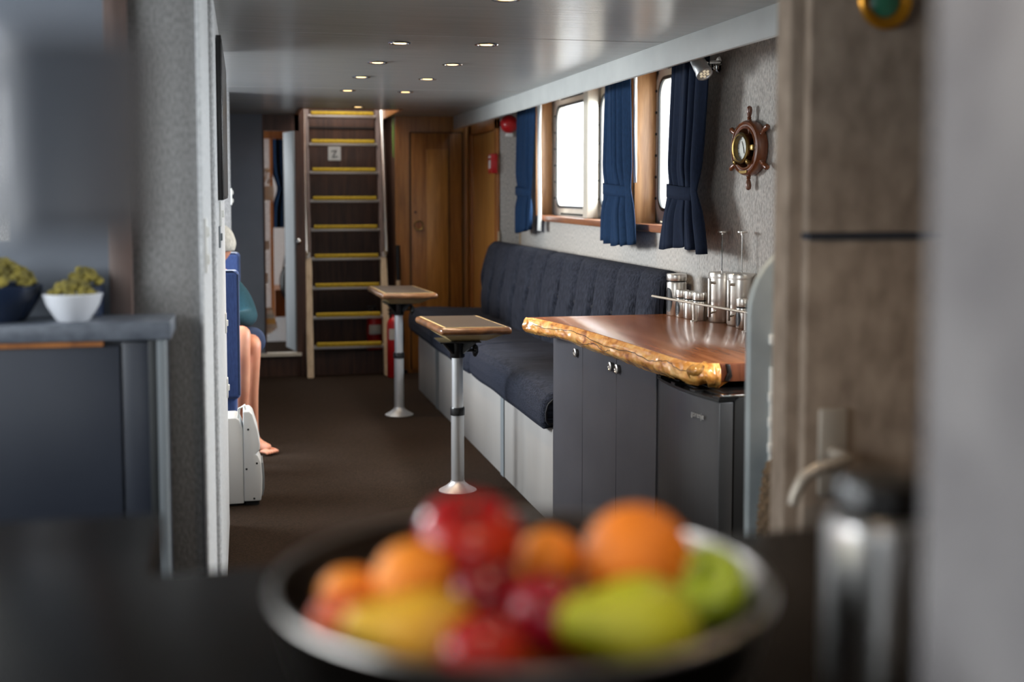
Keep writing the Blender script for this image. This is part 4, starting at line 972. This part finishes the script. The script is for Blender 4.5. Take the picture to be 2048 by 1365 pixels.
# ================================================================ GALLEY FOREGROUND
ct = thing('galley_counter', 'dark stone galley counter across the foreground under the fruit bowl', 'counter', (.3, .4, 0))
MB().prism([(-.95, -.5), (.368, -.5), (.368, .64), (1.52, .64), (1.52, 1.185), (-.093, 1.165), (-.093, 1.385), (-.95, 1.385)], 'z', 1.062, 1.10, .003, 2).build('countertop', 'counter', ct)
MB().prism([(-.90, -.45), (.33, -.45), (.33, .70), (1.48, .70), (1.48, 1.13), (-.13, 1.13), (-.13, 1.34), (-.90, 1.34)], 'z', 0, 1.062).build('cabinet_body', 'black_matt', ct, 0)

# left cabinet with grey-blue stone top
lc = thing('galley_cabinet', 'blue-grey cabinet with a mottled stone top behind the counter on the left', 'cabinet', (-.7, 2.8, 0))
MB().box(-1.4, -.156, 2.668, 2.86, 1.143, 1.180, .003).build('stone_top', 'grey_stone', lc)
MB().box(-1.4, -.172, 2.70, 2.858, 0, 1.143).build('carcass', 'laminate_blue', lc, 0)
MB().box(-.86, -.262, 2.682, 2.70, .10, 1.130, .002).build('door', 'laminate_blue', lc)
MB().box(-.258, -.204, 2.684, 2.70, .10, 1.138, .002).build('filler_panel', 'laminate_blue', lc)
MB().box(-.204, -.185, 2.676, 2.70, 0, 1.142, .002).build('corner_recess', 'gasket', lc)
MB().box(-.186, -.168, 2.672, 2.72, 0, 1.142, .002).build('corner_post', 'grey_panel_light', lc)
MB().box(-.86, -.295, 2.675, 2.69, 1.131, 1.142).build('door_top_edge', 'teak_frame', lc, 0)
def bowl(name, label, x, y, z, prof, m, cat='bowl', group=None):
    t = thing(name, label, cat, (x, y, z), group); MB().lathe(prof, 44, T(x, y, z), cap=False).build('bowl_body', m, t); return t
bowl('white_bowl', 'small white ceramic bowl of olive snacks on the left stone top', -.362, 2.738, 1.1805, [(0, 0), (.032, 0), (.036, .004), (.055, .035), (.062, .058), (.060, .060), (.054, .036), (.034, .008), (0, .006)], 'white_ceramic')
def heap(name, label, x, y, z, r, h, n, s, grp):
    rnd = random.Random(len(label)); b = MB()
    for i in range(n):
        a = rnd.uniform(0, 2*pi); q = sqrt(rnd.random()); rr = q*r
        b.sphere((x+rr*cos(a), y+rr*sin(a), z+h*(1-q*q)+rnd.uniform(-s, s)*.4), s*rnd.uniform(.7, 1.2), 7, 5, (1, rnd.uniform(.7, 1.2), .8))
    o = b.build(name, 'moss', smooth=80); tag(o, label, 'food', None, 'stuff')
heap('olive_snacks', 'olive brown snacks heaped in the small white bowl', -.362, 2.738, 1.238, .044, .026, 90, .009, None)
bowl('blue_bowl', 'large dark blue bowl of olive leaves behind the white bowl', -.514, 2.768, 1.1805, [(0, 0), (.05, 0), (.055, .006), (.082, .05), (.088, .076), (.085, .078), (.076, .05), (.05, .01), (0, .008)], 'blue_ceramic')
heap('olive_leaves', 'mossy olive leaves heaped high in the dark blue bowl', -.514, 2.768, 1.262, .070, .045, 220, .010, None)
tag(MB().lathe([(0, 0), (.045, 0), (.05, .01), (.052, .08), (.048, .085), (0, .085)], 30, T(-.350, 2.838, 1.1805) @ Matrix.Scale(.8, 4)).build('dark_pot', 'blue_ceramic', smooth=40), 'low dark pot between the bowls and the wooden post', 'pot')
heap('dried_herbs', 'olive green herbs piled in the low dark pot by the wooden post', -.350, 2.838, 1.256, .034, .030, 80, .008, None)

# hanging mug close to the lens on the left
mg = thing('hanging_mug', 'blurred slate-grey enamel mug hanging from a ceiling hook close on the left', 'mug', (-.062, .50, 1.44))
mz = 1.441
MB().lathe([(0, 0), (.024, 0), (.029, .005), (.0305, .075), (.0315, .077), (.029, .078), (.0285, .008), (0, .006)], 40, T(-.0655, .50, mz), cap=False).build('mug_body', 'slate_mug', mg)
MB().tube([(-.0655+.0300*0-.029, .50, mz+.065), (-.0655-.052, .50, mz+.062), (-.0655-.058, .50, mz+.04), (-.0655-.050, .50, mz+.018), (-.0655-.029, .50, mz+.014)], .004, 10).build('mug_handle', 'slate_mug', mg)
hk = MB().tube([(-.1185, .50, mz+.0495), (-.1235, .50, mz+.043), (-.128, .50, mz+.050), (-.128, .50, mz+.075), (-.128, .50, 2.05)], .0018, 8)
hk.lathe([(.012, 0), (.012, -.003), (0, -.004)], 16, T(-.128, .50, 2.05)); hk.build('hook_rod', 'steel', mg)

# fruit bowl
BX, BY, BZ = .184, .80, 1.1005
fb_ = bowl('fruit_bowl', 'wide dark polished steel bowl of fruit in the foreground', BX, BY, BZ, [(0, .0), (.075, 0), (.08, .004), (.13, .018), (.158, .05), (.168, .088), (.1705, .092), (.1675, .093), (.1655, .088), (.154, .052), (.126, .022), (.078, .008), (0, .006)], 'bowl')
MB().tube([(BX+.1695*cos(a*pi/40), BY+.1695*sin(a*pi/40), BZ+.0925) for a in range(80)], .0028, 8, True).build('polished_rim', mat('rim_steel', (.3, .28, .26, 1), .3, 1.0), fb_)
def fruit(name, label, cat, x, y, z, prof, m, rot=None, stem=None, scale=1.0):
    t = thing(name, label, cat, (x, y, z), 'fruit in the steel bowl')
    R = T(x, y, z) @ (rot if rot is not None else Matrix.Identity(4)) @ Matrix.Scale(scale, 4)
    MB().lathe(prof, 36, R, cap=False).build('flesh', m, t, 80)
    if stem: MB().tube([R @ Vector(p) for p in stem], .0016, 6).build('stem', 'stem', t)
    return t
APP = [(0, -.024), (.008, -.028), (.018, -.029), (.028, -.021), (.0345, -.006), (.0355, .006), (.032, .019), (.022, .028), (.012, .029), (.005, .024), (0, .018)]
STA = [(0, 0, .018), (.002, 0, .034), (.006, 0, .040)]
def ball(r, k=1.0): return [(r*cos(a*pi/16-pi/2) if 0 < a < 16 else 0, k*r*sin(a*pi/16-pi/2)*(1 if a < 15 else .97)) for a in range(17)]
PEAR = [(0, -.036), (.010, -.038), (.024, -.033), (.034, -.018), (.036, -.002), (.031, .014), (.022, .030), (.016, .044), (.012, .054), (.006, .060), (0, .061)]
STP = [(0, 0, .058), (.003, 0, .072), (.010, 0, .080)]
fruit('apple', 'big bright red apple on top of the fruit pile', 'apple', .150, .815, 1.214, APP, 'apple', RX(24) @ RZ(40), STA, 1.04)
fruit('apple', 'dark red apple under the topmost apple', 'apple', .152, .775, 1.190, APP, 'dark_apple', RX(-15), STA, .80)
fruit('plum', 'round crimson plum in the middle of the bowl', 'plum', .184, .735, 1.188, ball(.0245, 1.1), 'plum', RX(20))
fruit('mandarin', 'small mandarin behind the crimson plum', 'mandarin', .214, .84, 1.191, ball(.024, .9), 'mandarin', RX(30))
fruit('orange', 'large orange at the right of the pile', 'orange', .268, .80, 1.199, ball(.0395, .97), 'orange', RX(30))
fruit('apple', 'green apple at the right rim of the bowl', 'apple', .312, .778, 1.182, APP, 'green_apple', RX(40) @ RY(-20), STA, .84)
fruit('pear', 'plump green pear lying at the right front of the bowl', 'pear', .243, .727, 1.176, PEAR, 'green_pear', RZ(12) @ RY(-72), STP, 1.02)
fruit('pear', 'yellow and amber pear lying at the left front of the bowl', 'pear', .104, .722, 1.186, PEAR, 'yellow_pear', RZ(-12) @ RY(-78), STP, .84)
fruit('mandarin', 'golden mandarin behind the yellow pear', 'mandarin', .108, .79, 1.200, ball(.0275, .92), 'mandarin', RX(10))
fruit('mandarin', 'shaded mandarin low against the left wall of the bowl', 'mandarin', .068, .822, 1.180, ball(.0225, .92), 'mandarin', RX(-20))
fruit('nectarine', 'orange-red nectarine at the far left rim of the bowl', 'nectarine', .058, .758, 1.184, ball(.0215, .96), 'nectarine', RX(20))
fruit('apple', 'low red apple at the front rim of the bowl', 'apple', .136, .700, 1.178, APP, 'apple', RX(-30), STA, .82)
for i, (x, y, z, r) in enumerate(((.11, .83, 1.145, .03), (.20, .86, 1.15, .03), (.26, .84, 1.15, .03), (.20, .77, 1.145, .032), (.13, .75, 1.142, .03), (.17, .72, 1.135, .026))):
    fruit('mandarin', ('mandarin buried %s in the fruit bowl' % ('at the back left', 'at the back centre', 'at the back right', 'under the mandarins', 'under the dark apple', 'under the crimson plum')[i]), 'mandarin', x, y, z, ball(r, .93), 'mandarin')

# flask at the right
fl = thing('vacuum_flask', 'polished steel flask with a black lid at the right of the counter', 'flask', (.3985, .70, 1.10)) if False else thing('vacuum_flask', 'polished steel flask with a black lid at the right of the counter', 'flask', (.440, .765, 1.1005))
FX, FY = .438, .768
MB().lathe([(0, 0), (.034, 0), (.037, .004), (.0385, .02), (.0385, .118), (.037, .127), (.031, .132), (0, .132)], 40, T(FX, FY, 1.1005)).build('flask_body', 'flask', fl)
MB().lathe([(.0305, .130), (.031, .134), (.030, .152), (.027, .157), (0, .158)], 36, T(FX, FY, 1.1005)).build('lid', 'black', fl)
0 and MB().tube([(FX+.031, FY-.01, 1.225), (FX+.052, FY-.02, 1.222), (FX+.056, FY-.022, 1.19), (FX+.050, FY-.02, 1.15), (FX+.032, FY-.01, 1.145)], .006, 10).build('handle', 'black', fl)

# grey rounded panel, basket, badge
gp = thing('metal_panel', 'upright dull grey metal panel with a rounded top corner at the end of the worktop', 'panel', (1.3, 2.6, 0))
pp = [(1.145, 0), (1.141, 1.17)]+[(1.141+.16*(1-cos(radians(a))), 1.17+.175*sin(radians(a))) for a in range(10, 91, 10)]+[(1.75, 1.345), (1.75, 0)]
MB().prism(pp, 'y', 2.60, 2.63, .004, 2).build('sheet', 'galv', gp)
for z_ in (1.115, .98, .92, .86): MB().box(1.186, 1.215, 2.585, 2.60, z_-.012, z_+.012, .003).build('latch', 'white', gp)
MB().box(1.190, 1.20, 2.588, 2.60, .82, 1.05).build('latch_bar', 'white', gp, 0)
wb = thing('wicker_basket', 'brown woven wicker basket standing in front of the grey metal panel', 'basket', (1.25, 2.45, 0))
def bask(u, v):
    a = 2*pi*u; r = .135+.02*sin(pi*v); wv = .004*sin(a*22+v*60)+.004*sin(a*22-v*60)
    q = 1 if v < .93 else 1-(v-.93)/.07*.25
    return Vector((1.262+(r+wv)*cos(a)*q, 2.44+(r*.8+wv)*sin(a)*q, .50+.375*v))
b = MB(); b.grid(180, 90, bask, closed_u=True); b.build('woven_body', 'wicker', wb, 80, solid=.006)
b = MB()
for k in range(3): b.tube([(1.262+.105*cos(a*pi/18)+.006*sin(a*2+k), 2.44+.088*sin(a*pi/18), .873+.006*sin(a*2.1+k*2)) for a in range(36)], .008, 8, True)
b.build('braided_rim', 'wicker', wb)
MB().box(1.13, 1.40, 2.34, 2.55, 0, .50, .005).build('stand', 'black_matt', wb)
bd = thing('wall_plaque', 'round gold plaque with a green centre high on the brown felt door', 'plaque', (1.063, 1.895, 1.785))
MB().lathe([(.034, 0), (.046, .001), (.050, .008), (.046, .014), (.036, .012), (.033, .004)], 36, T(1.065, 1.895, 1.782) @ RX(90)).build('gold_ring', mat('gold_ring', srgb(176, 120, 24), .35, .6), bd)
MB().lathe([(.034, .002), (.02, .008), (0, .010)], 30, T(1.065, 1.895, 1.782) @ RX(90)).build('green_centre', mat('green_enamel', srgb(40, 110, 84), .3), bd)
